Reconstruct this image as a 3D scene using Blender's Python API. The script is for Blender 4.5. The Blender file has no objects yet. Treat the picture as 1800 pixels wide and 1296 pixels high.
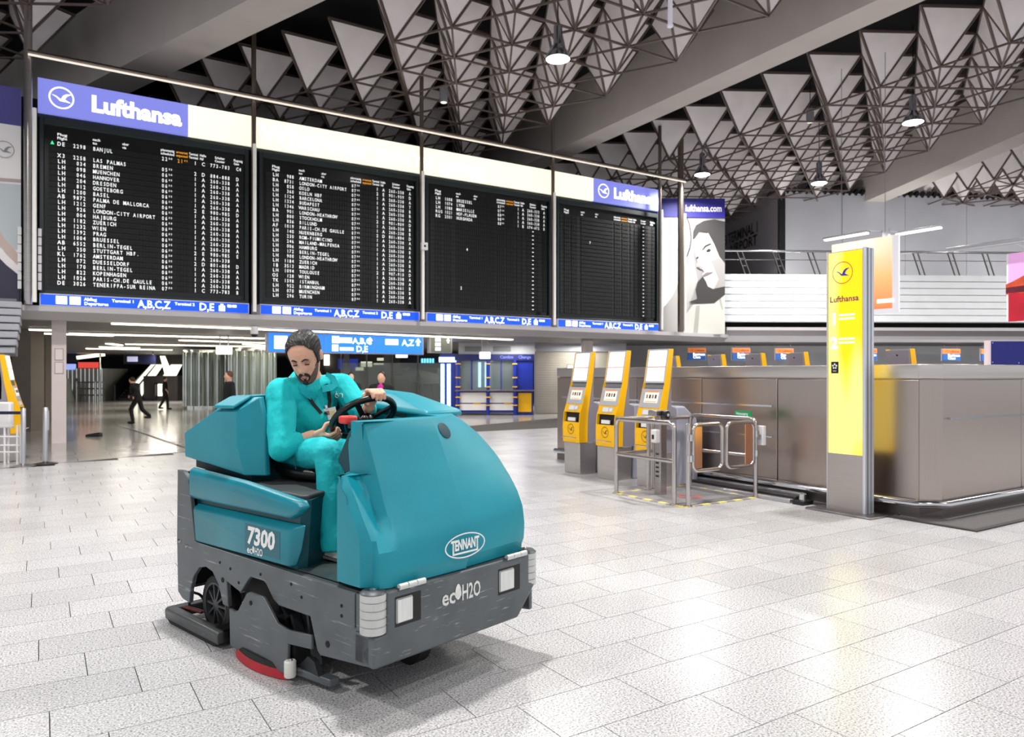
import bpy, bmesh, math, random
from mathutils import Vector, Matrix, Euler
random.seed(7)
S = bpy.context.scene
COL = S.collection
R = math.radians
# ------------------------------------------------------------------ camera, world, lamps, exposure
YAW = -32.5                     # camera heading; X runs along the flight boards, Y away from them
CAMH = 1.65
cd = bpy.data.cameras.new('camera'); cam = bpy.data.objects.new('camera', cd); COL.objects.link(cam)
cam.location = (0, 0, CAMH); cam.rotation_euler = (R(90), 0, R(YAW))
cd.sensor_width = 36; cd.lens = 26.0; cd.shift_y = 10 / 1800; cd.clip_end = 300
cd.dof.use_dof = True; cd.dof.focus_distance = 4.6; cd.dof.aperture_fstop = 3.2
S.camera = cam
vs = S.view_settings
vs.view_transform = 'Standard'; vs.look = 'None'; vs.gamma = 1; vs.use_curve_mapping = False
vs.exposure = 0.17
w = bpy.data.worlds.new('world'); S.world = w; w.use_nodes = True
w.node_tree.nodes['Background'].inputs[0].default_value = (.93, .95, 1, 1)
w.node_tree.nodes['Background'].inputs[1].default_value = 0.75

def lamp(loc, power, size=.5, col=(1, .97, .93), name='hall_lamp_light', rot=(0, 0, 0), spread=150):
    l = bpy.data.lights.new(name, 'AREA'); l.shape = 'DISK'; l.size = size; l.energy = power; l.color = col
    l.spread = R(spread)
    o = bpy.data.objects.new(name, l); COL.objects.link(o); o.location = loc; o.rotation_euler = rot
    return o
PENDANTS = [(9.9, 13.6, 9.0), (20.9, 11.6, 9.0), (20.0, 18.7, 9.0), (23.9, 16.7, 8.8)]
for p in PENDANTS: lamp((p[0], p[1], p[2] - .26), 400)
for x, y in [(-1, 13), (2, 5.5), (9.5, 5.0), (-6, 6), (17.5, 4.5), (4, -3.5), (12, -3.5), (-4, -3), (27, 8), (19, -3), (31, 9)]:  # unseen lamps repeating the pendants; last one added to brighten the right slats
    lamp((x, y, 9.0), 440 if y > 0 else 230)

def washer_fill_light(loc, sx, sy, power, rot, col=(1, .98, .95)):      # wall washers behind the parapet; fill lamps added in booth and under soffits
    l = bpy.data.lights.new('washer_fill_light', 'AREA'); l.shape = 'RECTANGLE'; l.size = sx; l.size_y = sy; l.energy = power; l.color = col
    o = bpy.data.objects.new('washer_fill_light', l); COL.objects.link(o); o.location = loc; o.rotation_euler = rot; return o
for k in range(4):
    d = 3.2 + k * 5.5; washer_fill_light((23.4 + d * .866 + .5, 20 - d * .5 + 1.6, 5.0), 1.2, .25, 130, (R(150), 0, R(-30)))
d = 8; washer_fill_light((22.61 + d * .866 + .2, 20 - d * .5 + .35, 2.84), 15, .15, 240, (R(25), 0, R(-30)))
for x, y in ((15.5, 24.5), (18.5, 24), (11, 24.0), (5, 24.0)): washer_fill_light((x, y, 2.84), 1.4, .15, 60, (0, 0, 0), (1, .97, .9))  # fill lamps added under the front of the low soffit
for x, y, p_ in ((19.5, 30.5, 160), (22, 28.5, 120), (16.5, 27.6, 60), (6, 47, 160), (10, 45, 120)): washer_fill_light((x, y, 2.84), 1.4, .2, p_, (0, 0, 0), (1, .95, .86))  # fill added to brighten the booth interior and far concourse
for x, y in ((2, 26), (7, 26), (12, 25), (3, 33), (9, 33), (4, 41), (9, 42)): washer_fill_light((x, y, 2.86), 1.5, .15, 70, (0, 0, 0), (1, .95, .85))  # fill added to the low concourse besides its strip lights
# ------------------------------------------------------------------ helpers
F_PX = 1300.0
CY, CX = 658.0, 900.0
UD = Vector((math.sin(R(-YAW)), math.cos(R(-YAW)), 0)); UX = Vector((math.cos(R(-YAW)), -math.sin(R(-YAW)), 0))
def hit(px, py, X=None, Y=None, z=None, D=None, o=None, n=None):
    """a point of the photograph on a known plane, as a world position"""
    r = UD + UX * ((px - CX) / F_PX) + Vector((0, 0, (CY - py) / F_PX))
    c = Vector((0, 0, CAMH))
    if X is not None: t = X / r.x
    elif Y is not None: t = Y / r.y
    elif z is not None: t = (z - CAMH) / r.z
    elif D is not None: t = D
    else: t = (Vector(o) - c).dot(Vector(n)) / r.dot(Vector(n))
    return c + r * t
def lin(c):
    c = c / 255
    return c / 12.92 if c <= .04045 else ((c + .055) / 1.055) ** 2.4
def rgb(c): return tuple(lin(v) for v in c) + (1,)

MATS = {}
def M(name, col, rough=.5, metal=0, emit=0, noise=None, bump=None, spec=.5, scratch=None, trans=0, coat=0, alpha=1, island=0):
    if name in MATS: return MATS[name]
    m = bpy.data.materials.new(name); m.use_nodes = True; nt = m.node_tree; N = nt.nodes; Lk = nt.links
    b = N['Principled BSDF']; c = rgb(col)
    b.inputs['Base Color'].default_value = c; b.inputs['Roughness'].default_value = rough
    b.inputs['Metallic'].default_value = metal; b.inputs['Specular IOR Level'].default_value = spec
    b.inputs['Transmission Weight'].default_value = trans; b.inputs['Coat Weight'].default_value = coat
    b.inputs['Alpha'].default_value = alpha
    tc = N.new('ShaderNodeTexCoord')
    last = None
    if noise:
        sc, amt = noise[:2]
        t = N.new('ShaderNodeTexNoise'); t.inputs['Scale'].default_value = sc; t.inputs['Detail'].default_value = 5
        if len(noise) > 2:
            mp = N.new('ShaderNodeMapping'); mp.inputs['Scale'].default_value = noise[2]
            Lk.new(tc.outputs['Object'], mp.inputs[0]); Lk.new(mp.outputs[0], t.inputs['Vector'])
        else: Lk.new(tc.outputs['Object'], t.inputs['Vector'])
        rp = N.new('ShaderNodeValToRGB')
        rp.color_ramp.elements[0].position = .3; rp.color_ramp.elements[1].position = .7
        rp.color_ramp.elements[0].color = tuple(v * (1 - amt) for v in c[:3]) + (1,)
        rp.color_ramp.elements[1].color = tuple(min(1, v * (1 + amt)) for v in c[:3]) + (1,)
        Lk.new(t.outputs['Fac'], rp.inputs[0]); last = rp.outputs[0]
    if scratch:
        scol, scl, lo, hi = scratch
        t = N.new('ShaderNodeTexNoise'); t.inputs['Scale'].default_value = 1; t.inputs['Detail'].default_value = 6; t.inputs['Roughness'].default_value = .65
        mp = N.new('ShaderNodeMapping'); mp.inputs['Scale'].default_value = scl
        Lk.new(tc.outputs['Object'], mp.inputs[0]); Lk.new(mp.outputs[0], t.inputs['Vector'])
        mr = N.new('ShaderNodeMapRange'); mr.inputs[1].default_value = lo; mr.inputs[2].default_value = hi
        Lk.new(t.outputs['Fac'], mr.inputs[0])
        mx = N.new('ShaderNodeMix'); mx.data_type = 'RGBA'
        Lk.new(mr.outputs[0], mx.inputs['Factor'])
        if last: Lk.new(last, mx.inputs['A'])
        else: mx.inputs['A'].default_value = c
        mx.inputs['B'].default_value = rgb(scol); last = mx.outputs['Result']
    if island:
        g = N.new('ShaderNodeNewGeometry'); mr = N.new('ShaderNodeMapRange')
        mr.inputs[3].default_value = 1 - island; mr.inputs[4].default_value = 1 + island
        Lk.new(g.outputs['Random Per Island'], mr.inputs[0])
        mx = N.new('ShaderNodeVectorMath'); mx.operation = 'SCALE'
        if last: Lk.new(last, mx.inputs[0])
        else: mx.inputs[0].default_value = c[:3]
        Lk.new(mr.outputs[0], mx.inputs['Scale']); last = mx.outputs[0]
    if last: Lk.new(last, b.inputs['Base Color'])
    if emit:
        b.inputs['Emission Strength'].default_value = emit
        if last: Lk.new(last, b.inputs['Emission Color'])
        else: b.inputs['Emission Color'].default_value = c
    if bump:
        t = N.new('ShaderNodeTexNoise'); t.inputs['Scale'].default_value = bump[0]; t.inputs['Detail'].default_value = 4
        if len(bump) > 2:
            mp = N.new('ShaderNodeMapping'); mp.inputs['Scale'].default_value = bump[2]
            Lk.new(tc.outputs['Object'], mp.inputs[0]); Lk.new(mp.outputs[0], t.inputs['Vector'])
        else: Lk.new(tc.outputs['Object'], t.inputs['Vector'])
        bp = N.new('ShaderNodeBump'); bp.inputs['Strength'].default_value = bump[1]; bp.inputs['Distance'].default_value = bump[3] if len(bump) > 3 else .01
        Lk.new(t.outputs['Fac'], bp.inputs['Height']); Lk.new(bp.outputs[0], b.inputs['Normal'])
    MATS[name] = m
    return m

class MB:
    """collects shapes that become ONE mesh object"""
    def __init__(s): s.v = []; s.f = []; s.mi = []; s.cur = 0
    def add(s, vs, fs):
        n = len(s.v); s.v += [tuple(p) for p in vs]; s.f += [[i + n for i in f] for f in fs]; s.mi += [s.cur] * len(fs); return s
    def box(s, a, b):
        (x0, y0, z0), (x1, y1, z1) = a, b
        return s.add([(x0, y0, z0), (x1, y0, z0), (x1, y1, z0), (x0, y1, z0), (x0, y0, z1), (x1, y0, z1), (x1, y1, z1), (x0, y1, z1)],
                     [(0, 3, 2, 1), (4, 5, 6, 7), (0, 1, 5, 4), (1, 2, 6, 5), (2, 3, 7, 6), (3, 0, 4, 7)])
    def obox(s, c, ex, ey, ez):
        c, ex, ey, ez = map(Vector, (c, ex, ey, ez)); v = []
        for sz in (-1, 1):
            for sx, sy in ((-1, -1), (1, -1), (1, 1), (-1, 1)): v.append(c + ex * sx + ey * sy + ez * sz)
        return s.add(v, [(0, 3, 2, 1), (4, 5, 6, 7), (0, 1, 5, 4), (1, 2, 6, 5), (2, 3, 7, 6), (3, 0, 4, 7)])
    def bar(s, a, b, w, h=None, up=(0, 0, 1)):
        a, b = Vector(a), Vector(b); d = (b - a); L = d.length
        if L < 1e-6: return s
        d /= L; u = Vector(up)
        if abs(d.dot(u)) > .95: u = Vector((1, 0, 0))
        sd = d.cross(u).normalized(); u = sd.cross(d)
        return s.obox((a + b) / 2, d * L / 2, sd * w / 2, u * (h or w) / 2)
    def tube(s, pts, r, n=8, closed=False, caps=True):
        pts = [Vector(p) for p in pts]; m = len(pts); rr = r if isinstance(r, (list, tuple)) else [r] * m
        rings = []; prev = None
        for i, p in enumerate(pts):
            if closed: d = pts[(i + 1) % m] - pts[i - 1]
            else: d = pts[min(i + 1, m - 1)] - pts[max(i - 1, 0)]
            d.normalize()
            if prev is None:
                u = Vector((0, 0, 1)) if abs(d.z) < .9 else Vector((1, 0, 0))
                a = d.cross(u).normalized()
            else: a = (prev - d * prev.dot(d)).normalized()
            prev = a; b = d.cross(a)
            rings.append([p + (a * math.cos(2 * math.pi * k / n) + b * math.sin(2 * math.pi * k / n)) * rr[i] for k in range(n)])
        vs = [q for rg in rings for q in rg]; fs = []
        for i in range(m if closed else m - 1):
            j = (i + 1) % m
            for k in range(n):
                k2 = (k + 1) % n; fs.append((i * n + k, i * n + k2, j * n + k2, j * n + k))
        if caps and not closed:
            fs.append(tuple(range(n))[::-1]); fs.append(tuple((m - 1) * n + k for k in range(n)))
        return s.add(vs, fs)
    def lathe(s, c, prof, n=20, axis=(0, 0, 1), caps=True):
        """prof: (radius, height) along axis from c"""
        ax = Vector(axis).normalized(); u = Vector((1, 0, 0)) if abs(ax.x) < .9 else Vector((0, 1, 0))
        a = ax.cross(u).normalized(); b = ax.cross(a); c = Vector(c); vs = []
        for r, h in prof:
            for k in range(n):
                t = 2 * math.pi * k / n; vs.append(c + ax * h + (a * math.cos(t) + b * math.sin(t)) * max(r, 1e-4))
        fs = []
        for i in range(len(prof) - 1):
            for k in range(n):
                k2 = (k + 1) % n; fs.append((i * n + k, i * n + k2, (i + 1) * n + k2, (i + 1) * n + k))
        if caps: fs.append(tuple(range(n))[::-1]); fs.append(tuple((len(prof) - 1) * n + k for k in range(n)))
        return s.add(vs, fs)
    def prism(s, poly, d0, d1, fn):
        """poly of 2-D points; fn(p, depth) -> 3-D"""
        n = len(poly)
        vs = [fn(p, d0) for p in poly] + [fn(p, d1) for p in poly]
        fs = [tuple(range(n))[::-1], tuple(range(n, 2 * n))] + [(i, (i + 1) % n, n + (i + 1) % n, n + i) for i in range(n)]
        return s.add(vs, fs)
    def loft(s, rings, closed=True, caps=True):
        n = len(rings[0]); vs = [q for r in rings for q in r]; fs = []
        for i in range(len(rings) - 1):
            for k in range(n if closed else n - 1):
                k2 = (k + 1) % n; fs.append((i * n + k, i * n + k2, (i + 1) * n + k2, (i + 1) * n + k))
        if caps:
            fs.append(tuple(range(n))[::-1]); fs.append(tuple((len(rings) - 1) * n + k for k in range(n)))
        return s.add(vs, fs)
    def ell(s, c, rad, rot=None, n=14, m=9):
        c = Vector(c); Q = rot if rot is not None else Matrix.Identity(3); vs = [c + Q @ Vector((0, 0, -rad[2]))]
        for i in range(1, m):
            p = -math.pi / 2 + math.pi * i / m
            for k in range(n):
                t = 2 * math.pi * k / n
                vs.append(c + Q @ Vector((rad[0] * math.cos(p) * math.cos(t), rad[1] * math.cos(p) * math.sin(t), rad[2] * math.sin(p))))
        vs.append(c + Q @ Vector((0, 0, rad[2]))); fs = []
        for k in range(n): fs.append((0, 1 + (k + 1) % n, 1 + k))
        for i in range(m - 2):
            for k in range(n):
                k2 = (k + 1) % n; a = 1 + i * n; fs.append((a + k, a + k2, a + n + k2, a + n + k))
        a = 1 + (m - 2) * n; e = len(vs) - 1
        for k in range(n): fs.append((a + k, a + (k + 1) % n, e))
        return s.add(vs, fs)
    def cap(s, a, b, ra, rb, n=12, k=4):
        """tapered capsule"""
        a, b = Vector(a), Vector(b); d = (b - a).normalized(); pts = []; rr = []
        for i in range(k):
            t = math.pi / 2 * (1 - (i + .3) / k); pts.append(a - d * ra * math.sin(t)); rr.append(ra * math.cos(t))
        pts += [a, b]; rr += [ra, rb]
        for i in range(k):
            t = math.pi / 2 * ((i + .7) / k); pts.append(b + d * rb * math.sin(t)); rr.append(rb * math.cos(t))
        return s.tube(pts, rr, n)
    def build(s, name, mat, parent=None, smooth=None, bev=0, kind=None, label=None, seg=2):
        me = bpy.data.meshes.new(name); me.from_pydata(s.v, [], s.f); me.update()
        for q in (mat if isinstance(mat, (list, tuple)) else [mat]): me.materials.append(q)
        if any(s.mi): me.polygons.foreach_set('material_index', s.mi)
        if smooth is not None:
            me.shade_smooth(); me.set_sharp_from_angle(angle=R(smooth))
        o = bpy.data.objects.new(name, me); COL.objects.link(o)
        if parent: o.parent = parent
        if bev:
            b = o.modifiers.new('bevel', 'BEVEL'); b.width = bev; b.segments = seg; b.limit_method = 'ANGLE'; b.angle_limit = R(35)
            if smooth is None: me.shade_smooth(); me.set_sharp_from_angle(angle=R(50))
        if kind: o['kind'] = kind
        if label: o['label'] = label
        return o

def tag(o, label, cat, group=None):
    o['label'] = label; o['category'] = cat
    if group: o['group'] = group
    return o
def thing(name, label, cat, loc=(0, 0, 0), rz=0, group=None):
    o = bpy.data.objects.new(name, None); COL.objects.link(o); o.empty_display_size = .2
    o.location = loc; o.rotation_euler = (0, 0, rz); return tag(o, label, cat, group)
def struct(o): o['kind'] = 'structure'; return o
def dup(root, loc, rz=None, label=None, skip=()):
    r = root.copy(); COL.objects.link(r); r.location = loc
    if rz is not None: r.rotation_euler = (0, 0, rz)
    if label: r['label'] = label
    for ch in list(root.children):
        if ch.name.split('.')[0] in skip: continue
        c = ch.copy(); COL.objects.link(c); c.parent = r
        for g in list(ch.children):
            q = g.copy(); COL.objects.link(q); q.parent = c
    return r

# glyphs of the built-in font, cached once; bold = outline offset
GL = {}
def glyphs(chars, off):
    cu = bpy.data.curves.new('glyph', 'FONT'); cu.size = 1; cu.resolution_u = 2; cu.offset = off; cu.fill_mode = 'FRONT'
    ob = bpy.data.objects.new('glyph', cu); COL.objects.link(ob)
    def width(t):
        cu.body = t; bpy.context.view_layer.update(); dg = bpy.context.evaluated_depsgraph_get(); return ob.evaluated_get(dg).dimensions.x
    hh = width('HH')
    for ch in chars:
        adv = width('H' + ch + 'H') - hh
        cu.body = ch; bpy.context.view_layer.update(); dg = bpy.context.evaluated_depsgraph_get()
        me = bpy.data.meshes.new_from_object(ob.evaluated_get(dg))
        GL[(ch, off)] = ([v.co.copy() for v in me.vertices], [tuple(p.vertices) for p in me.polygons], adv)
        bpy.data.meshes.remove(me)
    bpy.data.objects.remove(ob); bpy.data.curves.remove(cu)
glyphs("ABCDEFGHIJKLMNOPQRSTUVWXYZ0123456789abcdefghijklmnopqrstuvwxyz .,-:'°*|", .018)
glyphs("ABCDEFGHIJKLMNOPQRSTUVWXYZ0123456789abcdefghijklmnopqrstuvwxyz .,-'", .04)
def text(mb, s, o, ex, ey, size, off=.018, align='l', mono=None, fit=None, squash=1.0):
    """lays a line of lettering on the plane o + ex*x + ey*y (cap height about 0.7 size)"""
    o, ex, ey = Vector(o), Vector(ex), Vector(ey); x = 0; items = []
    for ch in s:
        if (ch, off) not in GL: ch = ' '
        V, Fc, adv = GL[(ch, off)]
        a = mono / size if mono else adv * squash
        if mono and V:
            xs = [v.x for v in V]; sh = (a - (min(xs) + max(xs)) * squash) / 2
        else: sh = 0
        if V: items.append((x + sh, V, Fc))
        x += a
    k = 1.0
    if fit: k = fit / (x * size)
    x0 = {'l': 0, 'c': -x / 2, 'r': -x}[align]
    for xx, V, Fc in items:
        mb.add([o + ex * ((x0 + xx + v.x * squash) * size * k) + ey * (v.y * size) for v in V], Fc)
    return x * size * k

# ------------------------------------------------------------------ materials
steel = M('brushed_steel', (176, 172, 170), .28, 1, noise=(3, .12, (1, 1, 40)))
steel2 = M('polished_steel', (205, 205, 208), .16, 1)
alu = M('aluminium', (190, 190, 195), .35, .9)
white = M('white_paint', (228, 226, 228), .5, noise=(4, .03))
grey = M('grey_paint', (120, 120, 125), .5, noise=(6, .05))
ltgrey = M('light_grey_paint', (176, 178, 186), .45, noise=(6, .04))
dark = M('dark_void', (14, 13, 14), .8)
black = M('black_plastic', (16, 16, 18), .35)
rubber = M('rubber', (22, 22, 23), .7, bump=(60, .2))
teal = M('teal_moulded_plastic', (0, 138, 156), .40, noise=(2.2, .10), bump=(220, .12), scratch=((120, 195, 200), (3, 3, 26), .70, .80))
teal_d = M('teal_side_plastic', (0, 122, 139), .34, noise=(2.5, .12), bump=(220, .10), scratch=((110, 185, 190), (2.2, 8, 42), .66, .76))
gmetal = M('scuffed_grey_steel', (92, 98, 102), .42, .25, noise=(5, .14), scratch=((176, 178, 178), (2.6, 6, 55), .61, .72))
yellow = M('yellow_lacquer', (250, 190, 5), .35, noise=(5, .04))
navy = M('navy_panel', (10, 18, 110), .45)
wtext = M('white_print', (238, 238, 238), .6)
glow_w = M('lit_white', (255, 252, 245), .5, emit=1.6)
glow_tube = M('fluorescent_tube', (255, 244, 215), .5, emit=5)
# ------------------------------------------------------------------ floor
granite = M('granite_tile', (196, 196, 200), .2, noise=(2.2, .05), spec=.5)
def granite_nodes(m, island):
    nt = m.node_tree; N = nt.nodes; Lk = nt.links; b = N['Principled BSDF']
    tc = N.new('ShaderNodeTexCoord'); g = N.new('ShaderNodeNewGeometry')
    v = N.new('ShaderNodeTexNoise'); v.inputs['Scale'].default_value = 95; v.inputs['Detail'].default_value = 3; v.inputs['Roughness'].default_value = .7
    Lk.new(g.outputs['Position'], v.inputs['Vector'])
    r = N.new('ShaderNodeValToRGB'); e = r.color_ramp.elements
    e[0].position = .33; e[0].color = (.06, .06, .07, 1); e[1].position = .60; e[1].color = (.70, .695, .71, 1)
    k = r.color_ramp.elements.new(.44); k.color = (.41, .41, .42, 1)
    k = r.color_ramp.elements.new(.54); k.color = (.57, .565, .575, 1)
    Lk.new(v.outputs['Fac'], r.inputs[0])
    big = N.new('ShaderNodeTexNoise'); big.inputs['Scale'].default_value = .9; Lk.new(g.outputs['Position'], big.inputs['Vector'])
    mr = N.new('ShaderNodeMapRange'); mr.inputs[1].default_value = .3; mr.inputs[2].default_value = .7; mr.inputs[3].default_value = .93; mr.inputs[4].default_value = 1.06
    Lk.new(big.outputs['Fac'], mr.inputs[0])
    rnd = N.new('ShaderNodeMapRange'); rnd.inputs[3].default_value = .93; rnd.inputs[4].default_value = 1.06
    if island: Lk.new(g.outputs['Random Per Island'], rnd.inputs[0])
    else:
        oi = N.new('ShaderNodeObjectInfo'); Lk.new(oi.outputs['Random'], rnd.inputs[0])
    mm = N.new('ShaderNodeMath'); mm.operation = 'MULTIPLY'; Lk.new(mr.outputs[0], mm.inputs[0]); Lk.new(rnd.outputs[0], mm.inputs[1])
    sc = N.new('ShaderNodeVectorMath'); sc.operation = 'SCALE'; Lk.new(r.outputs[0], sc.inputs[0]); Lk.new(mm.outputs[0], sc.inputs['Scale'])
    Lk.new(sc.outputs[0], b.inputs['Base Color'])
    b.inputs['Roughness'].default_value = .24
granite_nodes(granite, False)
granite_i = M('granite_tiles_far', (196, 196, 200), .2); granite_nodes(granite_i, True)
grout = M('dark_grout', (70, 66, 64), .8)
TL, TW, TH, GAP = .638, .3935, .012, .005
ROW0 = 2.696
fl = MB().box((-12, -8, -.2), (45, 70, -.0115)).build('floor', grout); struct(fl)
def seam(x): return 15.8 + .40 * (x + .6)          # the granite ends here, polished stone beyond
tile_me = None; cands = []
for j in range(-24, 40):
    y0 = ROW0 + j * TW
    for i in range(-24, 46):
        x0 = 2.633 + i * TL - j * .228 % TL
        xc, yc = x0 + TL / 2, y0 + TW / 2
        if x0 > 24 or x0 < -9 or y0 < -6 or y0 + TW > seam(x0 + TL / 2): continue
        d = UD.x * xc + UD.y * yc; X = UX.x * xc + UX.y * yc
        vis = d > 1.5 and abs(X / d) < .75 and (CAMH / d) < .56
        cands.append((0 if vis else 1, d if vis else abs(d), x0, y0))
cands.sort()
rest = MB()
for k, (nv, d, x0, y0) in enumerate(cands):
    if k < 295 and not nv:
        if tile_me is None:
            o = MB().box((GAP / 2, GAP / 2, -TH), (TL - GAP / 2, TW - GAP / 2, 0)).build('tile', granite, fl); tile_me = o.data; o.location = (x0, y0, 0)
        else:
            o = bpy.data.objects.new('tile', tile_me); COL.objects.link(o); o.parent = fl; o.location = (x0, y0, 0)
    else:
        g = GAP / 2
        rest.box((x0 + g, y0 + g, -TH), (x0 + TL - g, y0 + TW - g, 0))
rest.build('distant_tiles', granite_i, fl, kind='stuff')
# polished stone of the far concourse
pol = M('polished_stone', (150, 148, 146), .14, noise=(1.5, .10), spec=.6)
def brick_nodes(m, bw, bh, c1, c2, mortar):
    nt = m.node_tree; N = nt.nodes; b = N['Principled BSDF']; tc = N.new('ShaderNodeTexCoord'); br = N.new('ShaderNodeTexBrick')
    br.inputs['Scale'].default_value = 1; br.inputs['Brick Width'].default_value = bw; br.inputs['Row Height'].default_value = bh
    br.inputs['Mortar Size'].default_value = .006
    br.inputs['Color1'].default_value = rgb(c1); br.inputs['Color2'].default_value = rgb(c2); br.inputs['Mortar'].default_value = rgb(mortar)
    nt.links.new(tc.outputs['Object'], br.inputs['Vector']); nt.links.new(br.outputs['Color'], b.inputs['Base Color'])
brick_nodes(pol, 1.2, .8, (184, 181, 176), (174, 171, 167), (128, 124, 120))
m = MB(); P = [(-12, seam(-12)), (45, seam(45)), (45, 70), (-12, 70)]
m.prism(P, -.0113, -.0005, lambda p, d: (p[0], p[1], d)); struct(m.build('floor_concourse', pol))
m = MB(); a, b = hit(207, 747, z=0), hit(330, 789, z=0); m.bar(a + Vector((0, 0, .001)), b + Vector((0, 0, .001)), .07, .004)
struct(m.build('trim_1', M('bronze_joint', (70, 62, 55), .5, .6)))
# ------------------------------------------------------------------ ceiling deck, beams and space frame
deck = struct(MB().box((-30, -12, 11.6), (60, 62, 11.9)).build('ceiling', M('black_roof_deck', (9, 8, 9), .9)))
concrete = M('painted_concrete_beam', (186, 178, 172), .7, noise=(1.2, .05), bump=(30, .08))
def beam(lbl, p0, ang, width, before, after):
    d = Vector((math.cos(R(ang)), math.sin(R(ang)), 0)); n = Vector((d.y, -d.x, 0)); a = Vector((p0[0], p0[1], 0)) - d * before; b = a + d * (before + after)
    poly = [(0, 9.6), (width, 9.6), (width + .12, 11.62), (-.12, 11.62)]
    m = MB(); m.loft([[a + n * q[0] + Vector((0, 0, q[1])) for q in poly], [b + n * q[0] + Vector((0, 0, q[1])) for q in poly]])
    o = m.build('ceiling_beam', concrete); tag(o, lbl, 'beam', ); o['kind'] = 'structure'
beam('concrete ceiling beam running behind the top of the leftmost flight board', (3.65, 16.41), 110.3, 1.0, 9, 30)
beam('wide concrete ceiling beam crossing from top right down behind the board rail', (15.12, 12.8), 87.9, .88, 14, 40)
beam('concrete ceiling beam ending above the grey wall at the right', (27.3, 11.6), 60.7, .95, 8, 30)
panel_m = M('acoustic_panel', (240, 233, 233), .6, noise=(2, .05))
bar_m = M('space_frame_steel', (112, 98, 92), .42, .5)
ZL, PIT = 9.55, 1.62; ZT = ZL + PIT * .8165
def lat(apex, edge, inside):
    """octet space frame: bottom node at apex, each pyramid's front top edge along `edge` (degrees)"""
    a1 = Vector((math.cos(R(edge)), math.sin(R(edge)), 0)) * PIT; a2 = Vector((math.cos(R(edge + 60)), math.sin(R(edge + 60)), 0)) * PIT
    r = PIT / math.sqrt(3); tops = [Vector((math.cos(R(edge + q)), math.sin(R(edge + q)), 0)) * r + Vector((0, 0, ZT - ZL)) for q in (-150, -30, 90)]
    o = Vector((apex[0], apex[1], ZL)); nodes = {}
    for i in range(-40, 41):
        for j in range(-40, 41):
            p = o + a1 * i + a2 * j
            if inside(p.x, p.y): nodes[(i, j)] = p
    bars = MB(); panels = []
    for (i, j), p in nodes.items():
        T = [p + t for t in tops]
        for t in T: bars.bar(p, t, .046)
        for k in range(3): bars.bar(T[k], T[(k + 1) % 3], .046)
        for q in ((i + 1, j), (i, j + 1), (i + 1, j - 1)):
            if q in nodes: bars.bar(p, nodes[q], .044)
        for k in range(3): panels.append((p, T[k], T[(k + 1) % 3]))
    return bars, panels
def ln(p0, ang): # signed distance to the right of a line
    d = (math.cos(R(ang)), math.sin(R(ang)))
    return lambda x, y: (x - p0[0]) * d[1] - (y - p0[1]) * d[0]
b1 = ln((3.65, 16.41), 110.3); b2 = ln((15.12, 12.8), 87.9); b3 = ln((27.3, 11.6), 60.7)
def near(x, y):
    d = UD.x * x + UD.y * y; X = UX.x * x + UX.y * y
    return 10 < d < 52 and -.85 * d - 3 < X < .80 * d + 3
specs = [((7.08, 16.33), 0, lambda x, y: near(x, y) and b1(x, y) > 2.95 and b2(x, y) < -1.2),
         ((19.47, 11.72), -30, lambda x, y: near(x, y) and b2(x, y) > 3.3 and b3(x, y) < -1.4),
         ((31.0, 12.0), -60, lambda x, y: near(x, y) and b3(x, y) > 2.1),
         ((1.2, 18.0), 30, lambda x, y: near(x, y) and b1(x, y) < -1.3)]
allp = []
for s_ in specs:
    bars, panels = lat(*s_); bars.build('truss_bars', bar_m, deck, kind='stuff'); allp += panels
def pan(m, p, a, b):
    c = (p + a + b) / 3; n = (a - p).cross(b - p).normalized() * .012
    q = [c + (v - c) * .9 for v in (p, a, b)]
    m.add([v - n for v in q] + [v + n for v in q], [(0, 2, 1), (3, 4, 5), (0, 1, 4, 3), (1, 2, 5, 4), (2, 0, 3, 5)])
def score(t):
    c = (t[0] + t[1] + t[2]) / 3; d = UD.dot(c); X = UX.dot(c)
    n = (t[1] - t[0]).cross(t[2] - t[0]).normalized(); f = abs(n.dot((c - Vector((0, 0, CAMH))).normalized()))
    ok = abs(X / d) < .69 and (c.z - CAMH) / d < .5
    return -(f / d / d) if ok else 1
allp.sort(key=score)
for t in allp[:290]:
    m = MB(); pan(m, *t); m.build('acoustic_panel', panel_m, deck)
m = MB()
for t in allp[290:]: pan(m, *t)
m.build('distant_panels', panel_m, deck, kind='stuff')
# ------------------------------------------------------------------ mezzanine over the low concourse
soff = M('soffit_panel', (120, 116, 118), .5, noise=(3, .06))
fasc = M('fascia_metal', (196, 192, 194), .4, .3)
m = MB(); m.prism([(-12, 20.15), (22.61, 20.15), (60, -1.43), (60, 62), (-12, 62)], 2.93, 3.1, lambda p, d: (p[0], p[1], d)); struct(m.build('ceiling_low', soff))
m = MB()
prof = [(-.25, 3.2), (-.25, 3.08), (.0, 2.9), (.3, 2.9), (.3, 3.2)]
m.prism(prof, -12, 22.61, lambda p, d: (d, 20.05 + p[0], p[1])); struct(m.build('trim_2', fasc))
m = MB(); m.box((-12, 20.9, 3.0), (19.0, 21.1, 8.2)); struct(m.build('wall_upper', M('dark_back_wall', (26, 25, 27), .8)))
m = MB(); m.box((-30, 61, 0), (60, 61.3, 11.6)); struct(m.build('wall_far', M('dark_far_wall', (34, 32, 33), .8)))
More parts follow.
